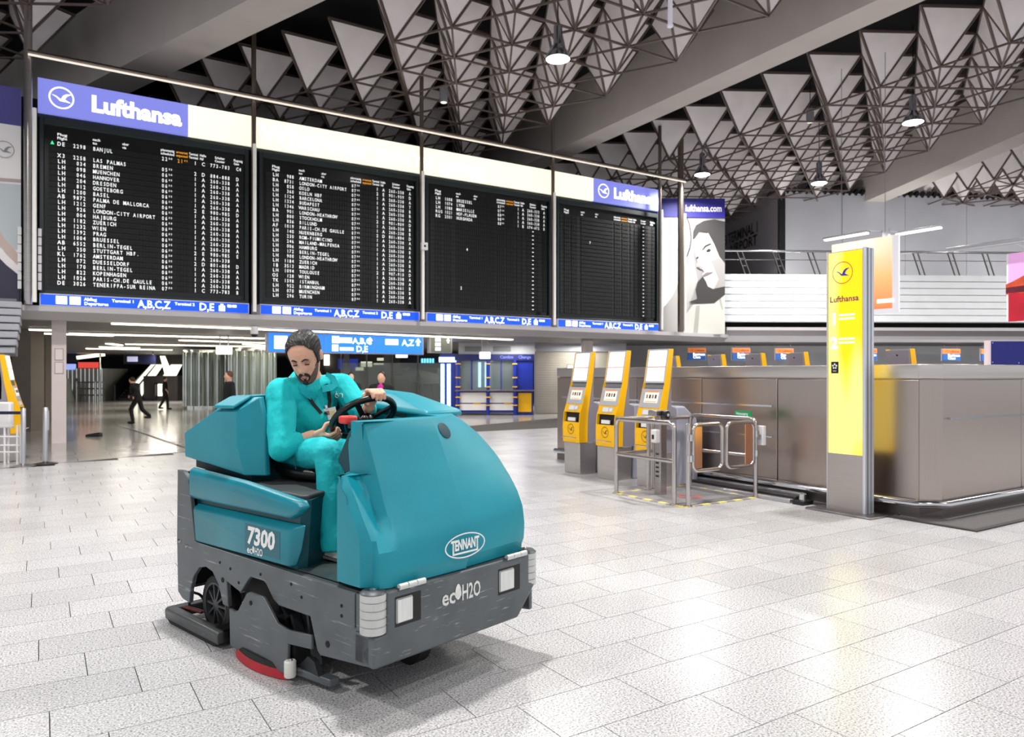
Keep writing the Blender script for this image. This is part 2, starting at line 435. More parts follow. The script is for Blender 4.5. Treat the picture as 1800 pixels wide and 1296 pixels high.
# wing that turns 30 degrees at the corner behind the posters
WO = Vector((22.61, 20.0, 0)); WA = R(-30); WX = Vector((math.cos(WA), math.sin(WA), 0)); WN = Vector((-math.sin(WA), math.cos(WA), 0))
def wing(px, py, off=0):
    p = hit(px, py, o=WO + WN * off, n=WN) - WO; return Vector((p.dot(WX), p.dot(WN), p.z))
def wing_obj(o): o.location = WO; o.rotation_euler = (0, 0, WA); return o
m = MB(); m.prism([(-.3, 3.48), (-.3, 3.36), (0, 3.16), (0, 2.92), (.4, 2.92), (.4, 3.48)], 0, 30, lambda p, d: (d, p[0], p[1])); struct(wing_obj(m.build('trim_3', fasc)))
m = MB(); m.box((0, .9, 3.4), (30, 1.0, 3.8)); struct(wing_obj(m.build('gap_shade', dark)))  # dark sheet gives the open gap below the slats its shade
# white slatted parapet
par = thing('slatted_parapet', 'white parapet of wide horizontal slats above the check-in hall at right', 'parapet', WO, WA); par['kind'] = 'structure'
slm = M('white_slat', (226, 228, 232), .45, noise=(2, .03))
H = (5.58 - 3.7) / 7
for k in range(7): MB().box((0, -.02 + .0, 3.7 + k * H + .018), (24, .10, 3.7 + (k + 1) * H)).build('slat', slm, par, bev=.02)
MB().box((0, .1, 3.7), (24, .16, 5.56)).build('backing', ltgrey, par)
rl = thing('parapet_railing', 'thin handrail on paired slanting brackets along top of the white slatted parapet', 'railing', WO, WA); rl['kind'] = 'structure'
MB().tube([(0, .02, 6.5), (24, .02, 6.5)], .045, 8).build('handrail', steel2, rl, smooth=50)
MB().tube([(0, .3, 6.2), (24, .3, 6.2)], .015, 6).build('wire', steel2, rl, smooth=50)
for k in range(13):
    x = .75 + k * 1.42
    m = MB()
    for dx in (-.1, .1): m.bar((x + dx - .15, .02, 6.48), (x + dx + .25, .15, 5.56), .05, .03)
    for f in (.3, .6): m.bar((x - .25 + .4 * f, .02 + .13 * f, 6.48 - .92 * f), (x - .05 + .4 * f, .02 + .13 * f, 6.48 - .92 * f), .02)
    m.build('bracket', steel, rl)
# tall grey wall behind it
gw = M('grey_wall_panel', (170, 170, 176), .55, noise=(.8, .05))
CW = hit(1368, 336, D=33.5); b_ = hit(1800, 350, D=35.0); a_ = hit(1275, 383, D=39.2)
e = (b_ - CW); e.z = 0; L = e.length; e.normalize(); nrm = Vector((-e.y, e.x, 0))
wr = struct(MB().box((0, .05, 3.1), (40, .3, CW.z)).build('wall_right', gw)); wr.location = (CW.x, CW.y, 0); wr.rotation_euler = (0, 0, math.atan2(e.y, e.x))
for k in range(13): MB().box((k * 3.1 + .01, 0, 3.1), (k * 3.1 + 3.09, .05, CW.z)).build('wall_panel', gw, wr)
m = MB()
for k in range(120): m.obox((k * .3 + .15, 0, CW.z + .05), (.06, 0, .1), (0, .1, 0), (-.05, 0, .06))
m.build('toothed_trim', black, wr, kind='stuff')
e2 = a_ - CW; e2.z = 0; L2 = e2.length; e2.normalize()
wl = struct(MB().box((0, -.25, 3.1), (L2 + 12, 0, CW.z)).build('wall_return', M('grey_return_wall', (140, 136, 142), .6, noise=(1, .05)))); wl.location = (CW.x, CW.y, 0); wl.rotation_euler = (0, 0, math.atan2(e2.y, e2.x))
def wtextline(s, px, py, size, fit):
    o = hit(px, py, o=CW, n=Vector((e2.y, -e2.x, 0))); m = MB(); nn = Vector((e2.y, -e2.x, 0))
    if nn.dot(UD) > 0: nn = -nn
    text(m, s, o + nn * .015, -e2, (0, 0, 1), size, fit=fit); t = m.build('wall_lettering', black, wl); t.matrix_parent_inverse = (Matrix.Translation(wl.location) @ Matrix.Rotation(math.atan2(e2.y, e2.x), 4, 'Z')).inverted()
wtextline('B TERMINAL 1', 1273, 432, .75, 4.0); wtextline('AIRPORT', 1282, 448, .7, 3.2)
m = MB(); m.box((-.08, -.3, 3.1), (.06, .0, CW.z)); struct(m.build('trim_5', black)); t = bpy.data.objects['trim_5']; t.location = (CW.x, CW.y, 0); t.rotation_euler = (0, 0, math.atan2(e2.y, e2.x))
# check-in back wall under the wing
bw = M('check_in_back_wall', (160, 160, 164), .5, noise=(3, .05))
cw_ = struct(wing_obj(MB().box((-6, 4.2, 0), (30, 4.4, 2.93)).build('wall_check_in', bw)))
for k in range(9): MB().box((-6, 4.16, 1.9 + k * .105), (30, 4.2, 1.99 + k * .105)).build('wall_slat', bw, cw_)
m = MB(); m.prism([(-12, -2), (30, -2), (30, 6), (-12, 6)], 2.9, 2.93, lambda p, d: (p[0], p[1], d))
# columns
tag(struct(MB().box((-.15, -.15, 0), (.15, .15, 2.93)).build('column', M('white_column', (226, 214, 212), .5, noise=(3, .03)))), 'square white column at the left carrying two small framed notices', 'column').location = (.365, 20.79, 0)
nt_ = bpy.data.objects['column']
for z in (1.66, 1.98): 
    f = MB().box((-.09, -.162, z), (.09, -.15, z + .28)).build('notice_frame', M('notice_frame', (150, 130, 128), .5), nt_); MB().box((-.078, -.166, z + .012), (.078, -.162, z + .268)).build('notice_paper', M('notice_paper', (236, 224, 224), .6), f)
for nme, px0, px1, D, lbl in (('column', 33, 66, 21.5, 'broad grey concrete pillar left of the square white column'), ('column', 68, 90, 25, 'slim grey concrete pillar just behind the square white column')):
    a = hit(px0, 700, D=D); b = hit(px1, 700, D=D); c = (a + b) / 2; wdt = (b - a).length
    o = MB().box((-wdt / 2, -.3, 0), (wdt / 2, .3, 2.93)).build(nme, M('bare_concrete', (128, 120, 112), .8, noise=(2, .08), bump=(20, .1))); o.location = (c.x, c.y, 0); o.rotation_euler = (0, 0, R(YAW)); tag(struct(o), lbl, 'column')
c = hit(1032, 640, D=28.4); o = MB().lathe((0, 0, 0), [(.22, 0), (.22, 2.93)], 20).build('column', bpy.data.materials['white_column'], smooth=50); o.location = (c.x, c.y, 0); tag(struct(o), 'round white column rising behind the leftmost of three yellow kiosks', 'column')
# strip lights under the soffit
for i, (x0, y0, x1, y1) in enumerate([(195, 567, 460, 577), (452, 577, 900, 596), (50, 584, 200, 589), (120, 585, 440, 598), (50, 578, 92, 579), (315, 597, 470, 602), (220, 604, 440, 614), (150, 612, 290, 617), (175, 609, 245, 611), (430, 604, 470, 607), (190, 603, 212, 606)]):
    a = hit(x0, y0, z=2.9); b = hit(x1, y1, z=2.9); a.z = b.z = 2.885
    if b.y > a.y + 2: b.y = a.y
    d = (b - a).length; wd = .09 + .02 * (i > 2)
    o = thing('strip_light', ['long strip light along fascia edge, over the white column', 'long strip light along fascia edge, behind the cleaner', 'strip light end passing left of the white column', 'second long strip light inside the low soffit, right of the white column', 'short strip light left of the white column near fascia', 'strip light in the low soffit left of the hanging blue signs', 'deep strip light above the wavy glass wall', 'wide strip light above the escalators', 'short strip light above the red screen booth', 'short strip light tucked behind the hanging blue signs', 'tiny strip light right of the white column, high in the soffit'][i], 'light', a, math.atan2(b.y - a.y, b.x - a.x))
    MB().box((0, -wd - .03, -.0), (d, wd + .03, .03)).build('housing', white, o); MB().box((.02, -wd, -.03), (d - .02, wd, 0)).build('diffuser', glow_tube, o)
# ------------------------------------------------------------------ flight boards
casing = M('board_casing', (44, 52, 54), .4, .3, noise=(2, .1))
face_m = M('board_face', (9, 12, 14), .25)
cell_m = M('flap_cell', (11, 14, 16), .6, noise=(8, .15))
lit_txt = M('flap_print', (236, 238, 238), .6, emit=.75)
lit_or = M('flap_print_orange', (240, 160, 40), .6, emit=.6)
blue_lit = M('lit_blue', (10, 70, 205), .4, emit=1.1)
white_lit = M('lit_lettering', (250, 252, 255), .5, emit=1.5)
BW, BZ0, BZ1 = 4.6, 3.5, 7.52
rows1 = """DE|2298|BANJUL|22|1|C|773-783|C4
|||||||
X3|2258|LAS PALMAS|05|2|D|884-888|D
LH|034|BREMEN|06|1|A|260-338|A
LH|098|MUENCHEN|06|1|A|260-338|A
LH|046|HANNOVER|06|1|A|260-338|A
LH|204|DRESDEN|06|1|A|260-338|A
LH|812|GOETEBORG|06|1|A|260-338|A
LH|1200|BASEL|06|1|A|260-338|A
AB|9872|PALMA DE MALLORCA|06|2|E|980-985|D
LH|1212|GENF|06|1|A|260-338|A
LH|926|LONDON-CITY AIRPORT|06|1|A|260-338|B
LH|004|HAJBURG|06|1|A|260-338|A
LH|1182|ZUERICH|06|1|A|260-338|A
LH|1232|WIEN|06|1|A|260-338|A
LH|1392|PRAG|06|1|A|260-338|A
LH|1004|BRUESSEL|06|1|A|260-338|A
AB|6552|BERLIN-TEGEL|06|2|E|980-985|E
LH|350|STUTTGART HBF.|06|1|A|260-338|
KL|1762|AMSTERDAM|06|2|D|801-804|D
LH|072|DUESSELDORF|06|1|A|260-338|A
LH|170|BERLIN-TEGEL|06|1|A|260-338|A
LH|822|KOPENHAGEN|06|1|A|260-338|B
LH|1026|PARIS-CH.DE GAULLE|06|1|A|260-338|A
DE|3026|TENERIFFA-SUR REINA|07|1|C|773-783|B""".split('\n')
rows2 = """LH|988|AMSTERDAM|07|1|A|260-338|A
BA|8731|LONDON-CITY AIRPORT|07|2|E|901-909|D
LH|858|OSLO|07|1|A|260-338|A
LH|360|KOELN HBF|07|1|A|260-338|T
LH|1124|BARCELONA|07|1|A|260-338|B
LH|1334|BUDAPEST|07|1|A|260-338|B
LH|1346|WARSCHAU|07|1|A|260-338|A
BA|901|LONDON-HEATHROW|07|2|E|901-909|D
LH|800|STOCKHOLM|07|1|A|260-338|B
LH|836|BILLUND|07|1|A|260-338|B
AF|1019|PARIS-CH.DE GAULLE|07|2|D|801-804|D
LH|140|NUERNBERG|07|1|A|260-338|A
LH|230|ROM-FIUMICINO|07|1|A|260-338|A
LH|246|MAILAND-MALPENSA|07|1|A|260-338|B
LH|006|HAMBURG|07|1|A|260-338|A
LH|172|BERLIN-TEGEL|07|1|A|260-338|A
LH|900|LONDON-HEATHROW|07|1|A|260-338|B
LH|1184|ZUERICH|07|1|A|260-338|A
IB|3513|MADRID|07|2|E|907-910|D
LH|1094|TOULOUSE|07|1|A|260-338|A
OS|128|WIEN|07|1|A|260-338|A
TK|1598|ISTANBUL|07|1|B|659-661|B
LH|952|BIRMINGHAM|07|1|A|260-338|B
LH|070|MUENCHEN|07|1|A|260-338|A
LH|296|TURIN|07|1|A|260-338|A""".split('\n')
rows3 = ["LH|1008|BRUESSEL|07|1|A|260-333|A", "LH|1074|LYON|07|1|A|260-338|A", "LH|1088|MARSEILLE|08|1|A|260-338|A", "RUS|1521|HOF-PLAUEN|08|1|A|260-338|A", "RG|2301|HURGHADA|08|1|B|674-675|B"] + [''] * 20
rows4 = [''] * 25
# column positions as (start, cell width, cells)
cols = [(.345, .085, 3), (.655, .067, 4), (1.06, .0705, 20), (2.53, .075, 4), (2.885, .075, 4), (3.265, .09, 1), (3.455, .09, 1), (3.655, .07, 7), (4.295, .065, 2)]
labels = ['leftmost flight board, full of destinations, first row reading BANJUL', 'second flight board from the left, full list starting with AMSTERDAM', 'third flight board from the left, only five rows filled at top', 'rightmost flight board, empty rows with one column of dashes']
def crane(m, c, ex, ey, r, ring=True, th=.07):
    c, ex, ey = Vector(c), Vector(ex), Vector(ey); q = lambda x, y: c + ex * (x * r) + ey * (y * r)
    if ring:
        n = 40; vs = []
        for k in range(n):
            t = 2 * math.pi * k / n; vs += [q(math.cos(t), math.sin(t)), q((1 - th * 1.6) * math.cos(t), (1 - th * 1.6) * math.sin(t))]
        m.add(vs, [(2 * k, 2 * ((k + 1) % n), 2 * ((k + 1) % n) + 1, 2 * k + 1) for k in range(n)])
    m.add([q(-.8, .22), q(-.42, .12), q(-.05, -.14), q(-.12, -.30), q(-.40, .0)], [(0, 4, 1), (4, 3, 2, 1)])
    m.add([q(-.05, -.14), q(.12, .22), q(.38, .40), q(.82, .44), q(.45, .22), q(.25, -.1), q(-.12, -.30)], [(0, 6, 5, 1), (1, 5, 4, 2), (2, 4, 3)])
    m.add([q(-.12, -.30), q(.25, -.1), q(.75, -.36), q(.3, -.32)], [(0, 3, 1), (3, 2, 1)])
EX, EZ = Vector((1, 0, 0)), Vector((0, 0, 1))
PITCH = .1335; ZR0 = 6.965
for b, rows in enumerate([rows1, rows2, rows3, rows4]):
    x0 = [-.03, 4.84, 9.66, 14.48][b]
    t = thing('flight_board', labels[b], 'flight board', (x0, 20, BZ0), 0, 'split-flap flight boards')
    m = MB(); W_ = BW
    for a_, c_ in (((0, -.06, 0), (.09, .4, 4.02)), ((W_ - .09, -.06, 0), (W_, .4, 4.02)), ((.09, -.06, 0), (W_ - .09, .4, .07)), ((.09, -.06, 3.86), (W_ - .09, .4, 4.02))): m.box(a_, c_)
    m.build('casing', casing, t, bev=.012)
    MB().box((.09, .03, .07), (W_ - .09, .1, 3.86)).build('face', face_m, t)
    h = MB()
    for cx_, l1, l2, fw in ((.345, 'Flug', 'Flight', .2), (1.06, 'nach', 'to', .16), (1.68, 'über', 'via', .14), (2.52, 'planmäßig', 'scheduled', .31), (3.17, 'Terminal', 'Terminal', .21), (3.42, 'Halle', 'Hall', .15), (3.78, 'Schalter', 'Counter', .24), (4.24, 'Flugsteig', 'Gate', .22)):
        l1 = l1.replace('ü', 'u').replace('ä', 'a').replace('ß', 's')
        for k, s_ in enumerate((l1, l2)): text(h, s_, (cx_, .02, 3.66 - .085 * k), EX, EZ, .085, fit=fw * (1 if k == 0 or len(s_) > 5 else .6))
    h.build('header_lettering', lit_txt, t)
    h = MB()
    for k, s_ in enumerate(('erwartet', 'expected')): text(h, s_, (2.87, .02, 3.66 - .085 * k), EX, EZ, .085, fit=.27)
    h.build('header_lettering', lit_or, t)
    for r_, row in enumerate(rows):
        z = ZR0 - r_ * PITCH - BZ0
        m = MB(); m.box((.18, .012, z - .062), (W_ - .14, .031, z + .062))
        for c0, cw, n in cols:
            for k in range(n):
                xx = c0 + k * cw
                m.box((xx + .006, -.004, z + .003), (xx + cw - .006, .012, z + .05)); m.box((xx + .006, -.006, z - .05), (xx + cw - .006, .012, z - .002))
        fr = m.build('flap_row', cell_m, t)
        tm = MB(); y = -.0085
        if row.strip('|'):
            f = row.split('|')
            for k, fi in ((0, 0), (1, 1), (2, 2), (3, 3), (5, 4), (6, 5), (7, 6), (8, 7)):
                c0, cw, n = cols[k]; s_ = f[fi]
                xx = c0 + (cw * (n - len(s_)) if k == 1 else 0)
                text(tm, s_, (xx, y, z - .045), EX, EZ, .128, mono=cw, squash=.82 if cw > .08 else .70)
            if f[3]: text(tm, '35' if r_ % 3 else '50', (cols[3][0] + .155, y, z + .0), EX, EZ, .062, mono=.05)
            if b == 0 and r_ == 0:
                om = MB(); text(om, '21', (cols[4][0], y, z - .045), EX, EZ, .128, mono=.075, squash=.7); text(om, '45', (cols[4][0] + .155, y, z), EX, EZ, .062, mono=.05); om.build('row_lettering', lit_or, fr)
                MB().add([(.215, y, z - .03), (.29, y, z - .03), (.25, y, z + .05)], [(0, 1, 2)]).build('status_light', M('green_lit', (60, 230, 150), .5, emit=1), fr)
        elif b >= 2:
            tm.add([(cols[7][0] + .2, y, z - .012), (cols[7][0] + .26, y, z - .012), (cols[7][0] + .26, y, z + .012), (cols[7][0] + .2, y, z + .012)], [(0, 1, 2, 3)])
            if (b, r_) in ((2, 11), (2, 20), (3, 6)): text(tm, {11: '4', 20: '2', 6: '7'}[r_], (1.06 + .0705 * (5 if r_ != 20 else 2), y, z - .042), EX, EZ, .128, squash=.72)
        if tm.v: tm.build('row_lettering', lit_txt, fr)
    # lit strip under the board
    s = thing('direction_strip', ['blue lit direction strip beneath the leftmost flight board', 'blue lit direction strip beneath second flight board, darker right end', 'blue lit direction strip beneath third flight board', 'blue lit direction strip beneath rightmost flight board'][b], 'sign', (x0, 20, 3.21), 0, 'blue strips under the flight boards')
    MB().box((0, -.1, 0), (W_, .3, .285)).build('housing', white, s, bev=.01)
    MB().box((.025, -.112, .025), (W_ - .025, -.1, .26)).build('lit_panel', blue_lit, s)
    m = MB(); y = -.116
    for k in range(2): m.add([(.32 + k * .27, y, .05), (.54 + k * .27, y, .05), (.54 + k * .27, y, .235), (.32 + k * .27, y, .235)], [(0, 1, 2, 3)])
    text(m, 'Abflug', (.88, y, .155), EX, EZ, .1); text(m, 'Departures', (.88, y, .055), EX, EZ, .1, fit=.5)
    text(m, 'Terminal 1', (1.45, y, .15), EX, EZ, .095, fit=.48); text(m, 'A,B,C,Z', (2.0, y, .05), EX, EZ, .26, fit=.72)
    text(m, 'Terminal 2', (2.82, y, .15), EX, EZ, .095, fit=.46); text(m, 'D,E', (3.38, y, .05), EX, EZ, .26, fit=.36)
    m.add([(3.85, y, .05), (4.0, y, .05), (4.0, y, .19), (3.85, y, .19)], [(0, 1, 2, 3)]); m.add([(3.89, y, .19), (3.96, y, .19), (3.96, y, .235), (3.89, y, .235)], [(0, 1, 2, 3)])
    for k in range(2): m.add([(4.06 + k * .12, y, .155), (4.16 + k * .12, y, .155), (4.16 + k * .12, y, .22), (4.06 + k * .12, y, .22)], [(0, 1, 2, 3)])
    m.build('lettering', white_lit, s)
# banner across the top
ban = thing('banner_sign', 'long lit banner over all four flight boards, blue ends and cream middle', 'sign', (-.06, 20, 7.6), 0)
lav = M('lit_lavender_blue', (112, 118, 196), .5, emit=.95); cream = M('lit_cream', (255, 249, 224), .5, emit=.72, noise=(.5, .04)); cream2 = M('lit_pale_lettering', (255, 254, 246), .5, emit=1.7)
MB().box((0, .0, -.08), (19.16, .35, .78)).build('housing', casing, ban)
for nme, a, c, mt in (('end_panel', 0, 3.16, lav), ('middle_panel', 3.16, 16.05, cream), ('end_panel', 16.05, 19.16, lav)): MB().box((a, -.1, 0), (c, 0, .78)).build(nme, mt, ban)
m = MB(); text(m, 'Lufthansa', (1.05, -.106, .22), EX, EZ, .52, off=.04, fit=1.95); crane(m, (.46, -.106, .4), EX, EZ, .25)
text(m, 'Lufthansa', (16.95, -.106, .22), EX, EZ, .5, off=.04, fit=1.95); crane(m, (16.5, -.106, .4), EX, EZ, .24); m.build('lettering', cream2, ban)
m = MB(); text(m, "Wherever you're going", (4.9, -.106, .2), EX, EZ, .62, fit=6.8); m.build('slogan_lettering', cream2, ban)
fr = thing('board_frame', 'tall steel posts and long rail framing the row of flight boards', 'frame', (0, 19.62, 3.2), 0)
dsteel = M('dull_steel_post', (128, 116, 106), .3, .9); post_glint = M('post_highlight', (236, 234, 228), .4, emit=.15)
for x, r, mt in ((-.24, .085, steel), (4.62, .06, dsteel), (9.37, .06, dsteel), (14.08, .06, dsteel), (18.82, .06, dsteel), (19.86, .11, dsteel)):
    MB().lathe((x, 0, 0), [(r, 0), (r, 7.4)], 14).build('post', mt, fr, smooth=50)
for x in (4.62, 9.37, 14.08, 18.82, 19.98, -.12): MB().lathe((x, -.1, .25), [(.045, -.2), (.045, 4.1 if x < 20 else 6)], 10).build('highlight_strip', post_glint, fr, smooth=50)  # pale strips stand for the highlights reflected by the polished posts
MB().tube([(-.24, -.12, 5.57), (19.95, -.12, 5.57)], .055, 10).build('rail', dsteel, fr, smooth=50)
MB().tube([(-.24, -.16, 5.50), (19.95, -.16, 5.50)], .026, 8).build('highlight_strip', M('rail_highlight', (248, 238, 222), .3, emit=.55), fr, smooth=50)  # glowing strip stands for the reflection along the rail's lower side
for x, lbl in ((-.40, 'white segmented column loudspeaker left of the leftmost board post'), (-.02, 'white segmented column loudspeaker on right side of the leftmost board post')):
    o = thing('column_speaker', lbl, 'loudspeaker', (x, 19.75, 3.55))
    for k in range(7): MB().box((-.035, -.03, k * .2), (.035, .03, k * .2 + .175)).build('speaker_cell', white, o)
o = thing('sensor_box', 'small white sensor box fixed between the second and third flight boards', 'sensor', (9.35, 19.4, 5.35)); MB().box((-.1, -.05, -.11), (.1, .05, .11)).build('case', white, o, bev=.015); MB().box((-.03, -.056, -.03), (.03, -.05, .03)).build('lens', black, o)
# ------------------------------------------------------------------ advertising posters
def poster_layers(root, Z, layers, inv):
    for k, (nme, col, polys) in enumerate(layers):
        m = MB()
        for p in polys:
            vs = [inv @ Z(x, y, .004 * (k + 1)) for x, y in p]; m.add(vs, [tuple(range(len(vs)))])
        m.build(nme, M('print_%d_%d_%d' % col, col, .55), root)
PP = hit(1240, 588, D=28.4)
def Zr(x, y, off):   # zoomed crop of the poster -> the poster plane
    return hit(1140 + x * .2622, 260 + y * .2622, o=PP - WN * off, n=WN)
po = thing('advertising_poster', 'tall black and white poster of a dark-haired woman by an aircraft window', 'poster', PP, WA)
inv = (Matrix.Translation(PP) @ Matrix.Rotation(WA, 4, 'Z')).inverted()
a = inv @ Zr(68, 1250, 0); b = inv @ Zr(512, 340, 0)
MB().box((a.x, 0, a.z), (b.x, .12, b.z)).build('panel', M('poster_ground', (150, 148, 150), .5), po)
def arc(c, rx, ry, a0, a1, n=16): return [(c[0] + rx * math.cos(R(a0 + (a1 - a0) * k / n)), c[1] - ry * math.sin(R(a0 + (a1 - a0) * k / n))) for k in range(n + 1)]
win = [(70, 462)] + [(252, 465), (268, 510), (278, 570), (280, 620), (272, 670), (255, 720), (235, 800), (205, 890), (165, 985), (120, 1050), (70, 1100)]
poster_layers(po, Zr, [
    ('frame_print', (176, 174, 172), [[(70, 1100), (120, 1050), (165, 985), (205, 890), (250, 800), (300, 740), (330, 890), (250, 1120), (180, 1250), (70, 1250)]]),
    ('window_print', (232, 233, 236), [win]),
    ('wing_print', (200, 202, 206), [[(70, 635), (150, 660), (140, 672), (70, 655)], [(70, 900), (90, 880), (90, 960), (70, 1000)]]),
    ('edge_print', (40, 40, 44), [[(252, 465), (260, 465), (276, 510), (286, 570), (288, 620), (280, 672), (260, 728), (252, 728), (272, 670), (280, 620), (278, 570), (268, 510)]]),
    ('shirt_print', (196, 196, 188), [[(300, 1050), (440, 1035), (512, 950), (512, 1250), (180, 1250), (240, 1130)]]),
    ('shirt_fold_print', (160, 160, 154), [[(318, 1060), (345, 1055), (330, 1250), (300, 1250)], [(470, 1010), (484, 1000), (500, 1080), (494, 1090)]]),
    ('hair_print', (52, 50, 50), [[(298, 610), (300, 560), (318, 520), (370, 490), (440, 478), (512, 495), (512, 780), (480, 740), (440, 650), (400, 570), (340, 560), (312, 600)], [(330, 900), (365, 862), (392, 905), (430, 948), (512, 925), (512, 985), (440, 1042), (330, 1046), (268, 1034), (330, 1012), (316, 950)]]),
    ('face_print', (190, 186, 184), [[(318, 615), (345, 575), (400, 572), (440, 645), (475, 730), (512, 775), (512, 930), (430, 946), (398, 930), (384, 895), (362, 862), (360, 850), (372, 832), (362, 814), (340, 810), (322, 796), (330, 765), (318, 735), (312, 700), (312, 650)]]),
    ('cheek_shade_print', (152, 149, 148), [[(420, 760), (475, 735), (512, 775), (512, 930), (440, 944), (470, 880)], [(332, 775), (350, 790), (372, 800), (360, 814), (340, 810), (322, 796)]]),
    ('feature_print', (44, 42, 42), [[(358, 684), (378, 655), (412, 640), (424, 646), (386, 664), (362, 690)], [(386, 690), (404, 676), (420, 684), (410, 698), (392, 700)], [(318, 738), (332, 726), (338, 736), (326, 746)], [(330, 800), (344, 802), (342, 808)]]),
    ('lip_print', (112, 104, 104), [[(362, 856), (388, 836), (436, 832), (400, 852), (372, 864)]]),
    ('header_print', (30, 26, 128), [[(68, 340), (512, 340), (512, 470), (68, 462)]]),
], inv)
m = MB(); exw = WX
oo = Zr(246, 425, .055); text(m, 'lufthansa.com', oo, exw, EZ, .36, fit=1.42); crane(m, Zr(137, 562, .055), WX, EZ, .155, th=.05)
t_ = m.build('lettering', wtext, po); t_.matrix_parent_inverse = inv
# left poster, aircraft window close-up
PL = Vector((-.36, 20.05, 3.25)); invl = Matrix.Translation(PL).inverted()
pl_ = thing('advertising_poster', 'colour poster of an aircraft cabin window cut off by left photo edge', 'poster', PL)
MB().box((-3.2, 0, 0), (-.02, .12, 4.85)).build('panel', M('poster_white', (226, 222, 222), .5, emit=.12), pl_)
def Zl(x, y, off): return PL + Vector((x, -off, y))
poster_layers(pl_, Zl, [
    ('header_print', (88, 84, 156), [[(-3.2, 4.0), (-.02, 4.0), (-.02, 4.85), (-3.2, 4.85)]]),
    ('band_print', (186, 168, 166), [[(-3.2, 2.55), (-.02, 2.72), (-.02, 2.8), (-3.2, 2.66)]]),
    ('sky_print', (196, 206, 210), [[(-3.2, 1.4), (-.02, 1.2), (-.02, 2.68), (-3.2, 2.55)]]),
    ('window_frame_print', (206, 184, 176), [[(-.95, 2.0), (-.6, 1.9), (-.3, 1.4), (-.02, 1.05), (-.02, .8), (-.3, 1.1), (-.6, 1.6)]]),
    ('cabin_print', (52, 50, 74), [[(-1.2, 1.5), (-.6, 1.2), (-.3, .85), (-.02, .6), (-.02, .0), (-.5, 0), (-.7, .6)]]),
    ('seat_print', (70, 160, 176), [[(-1.2, .5), (-.75, .42), (-.5, .2), (-.35, 0), (-1.2, 0)]]),
], invl)
m = MB(); crane(m, PL + Vector((-.33, -.035, 3.42)), EX, EZ, .19, th=.05); t_ = m.build('emblem', M('grey_print', (150, 150, 150), .6), pl_); t_.matrix_parent_inverse = invl
# ------------------------------------------------------------------ signs hanging in the low concourse
def boxsign(name, lbl, cat, px0, px1, py0, py1, Y, panels, lbls, mt, lit, rods=True, grp=None):
    a = hit(px0, py1, Y=Y); z1 = hit(px0, py0, Y=Y).z; b = hit(px1, py1, Y=Y)
    o = thing(name, lbl, cat, (a.x, Y, a.z), 0, grp); Wd = b.x - a.x; Hh = z1 - a.z
    MB().box((-.04, 0, -.03), (Wd + .04, .18, Hh + .03)).build('housing', ltgrey, o, bev=.01)
    for k in range(panels):
        x0, x1 = Wd * k / panels + .012, Wd * (k + 1) / panels - .012
        p = MB().box((x0, -.015, 0), (x1, 0, Hh)).build('lit_panel', mt, o); m = MB()
        for s_, fx, fz, sz in lbls[k]:
            if s_ == '^':
                c = Vector((x0 + (x1 - x0) * fx, -.02, Hh * fz)); q = sz * Hh
                m.add([c + Vector(v) * q for v in ((-.18, 0, 0), (.18, 0, 0), (.18, 0, .5), (.42, 0, .45), (0, 0, 1), (-.42, 0, .45), (-.18, 0, .5))], [(0, 1, 2, 6), (6, 2, 3, 4, 5)])
            elif s_ == '=':
                a_ = x0 + (x1 - x0) * fx; z_ = Hh * fz; m.add([(a_, -.02, z_), (a_ + (x1 - x0) * .27, -.02, z_), (a_ + (x1 - x0) * .27, -.02, z_ + Hh * sz * .6), (a_, -.02, z_ + Hh * sz * .6)], [(0, 1, 2, 3)])
            elif s_ == '#':
                c = Vector((x0 + (x1 - x0) * fx, -.02, Hh * fz)); q = sz * Hh; m.add([c, c + Vector((q, 0, 0)), c + Vector((q, 0, q)), c + Vector((0, 0, q))], [(0, 1, 2, 3)])
            else: text(m, s_, (x0 + (x1 - x0) * fx, -.02, Hh * fz), EX, EZ, Hh * sz)
        if m.v: m.build('lettering', lit, p)
    for f in (.15, .85): MB().tube([(Wd * f, .09, Hh), (Wd * f, .09, 2.93 - a.z)], .015, 6).build('hanger', steel, o)
    return o
blue2 = M('lit_sky_blue', (40, 120, 225), .4, emit=1.0)
boxsign('hanging_sign', 'row of three lit blue direction signs hanging behind the cleaner', 'sign', 471, 743, 585, 618, 21.9, 3,
        [[('#', .1, .15, .7)], [('#', .15, .52, .4), ('=', .27, .55, .5), ('A,B,C', .55, .52, .48), ('^', .9, .5, .42), ('#', .15, .08, .36), ('=', .3, .12, .3), ('D,E', .62, .06, .48)], [('=', .2, .5, .55), ('A,Z', .55, .48, .5), ('^', .9, .48, .45)]], blue2, white_lit)
boxsign('hanging_sign', 'narrow grey hanging sign with white lines, right of the blue direction signs', 'sign', 757, 793, 592, 619, 21.9, 1,
        [[('=', .2, .70, .36), ('=', .2, .40, .36), ('=', .2, .10, .36), ('^', .85, .6, .34)]], M('grey_sign', (110, 114, 106), .5, emit=.25), white_lit)
def hanging_box(px0, px1, py0, py1, D, lbl):
    c = hit((px0 + px1) / 2, (py0 + py1) / 2, D=D); wd = (px1 - px0) * D / F_PX; hh = (py1 - py0) * D / F_PX
    o = thing('hanging_sign_box', lbl, 'sign', c, R(YAW))
    MB().box((-wd / 2, -.08, -hh / 2), (wd / 2, .08, hh / 2)).build('lit_box', glow_w, o, bev=.02)
    for s_ in (-.28, .28): MB().tube([(s_ * wd, 0, hh / 2), (s_ * wd, 0, 2.93 - c.z)], .02, 6).build('rod', ltgrey, o)
hanging_box(381, 407, 608, 623, 24, 'white lit box sign on two rods in front of the wavy glass wall')
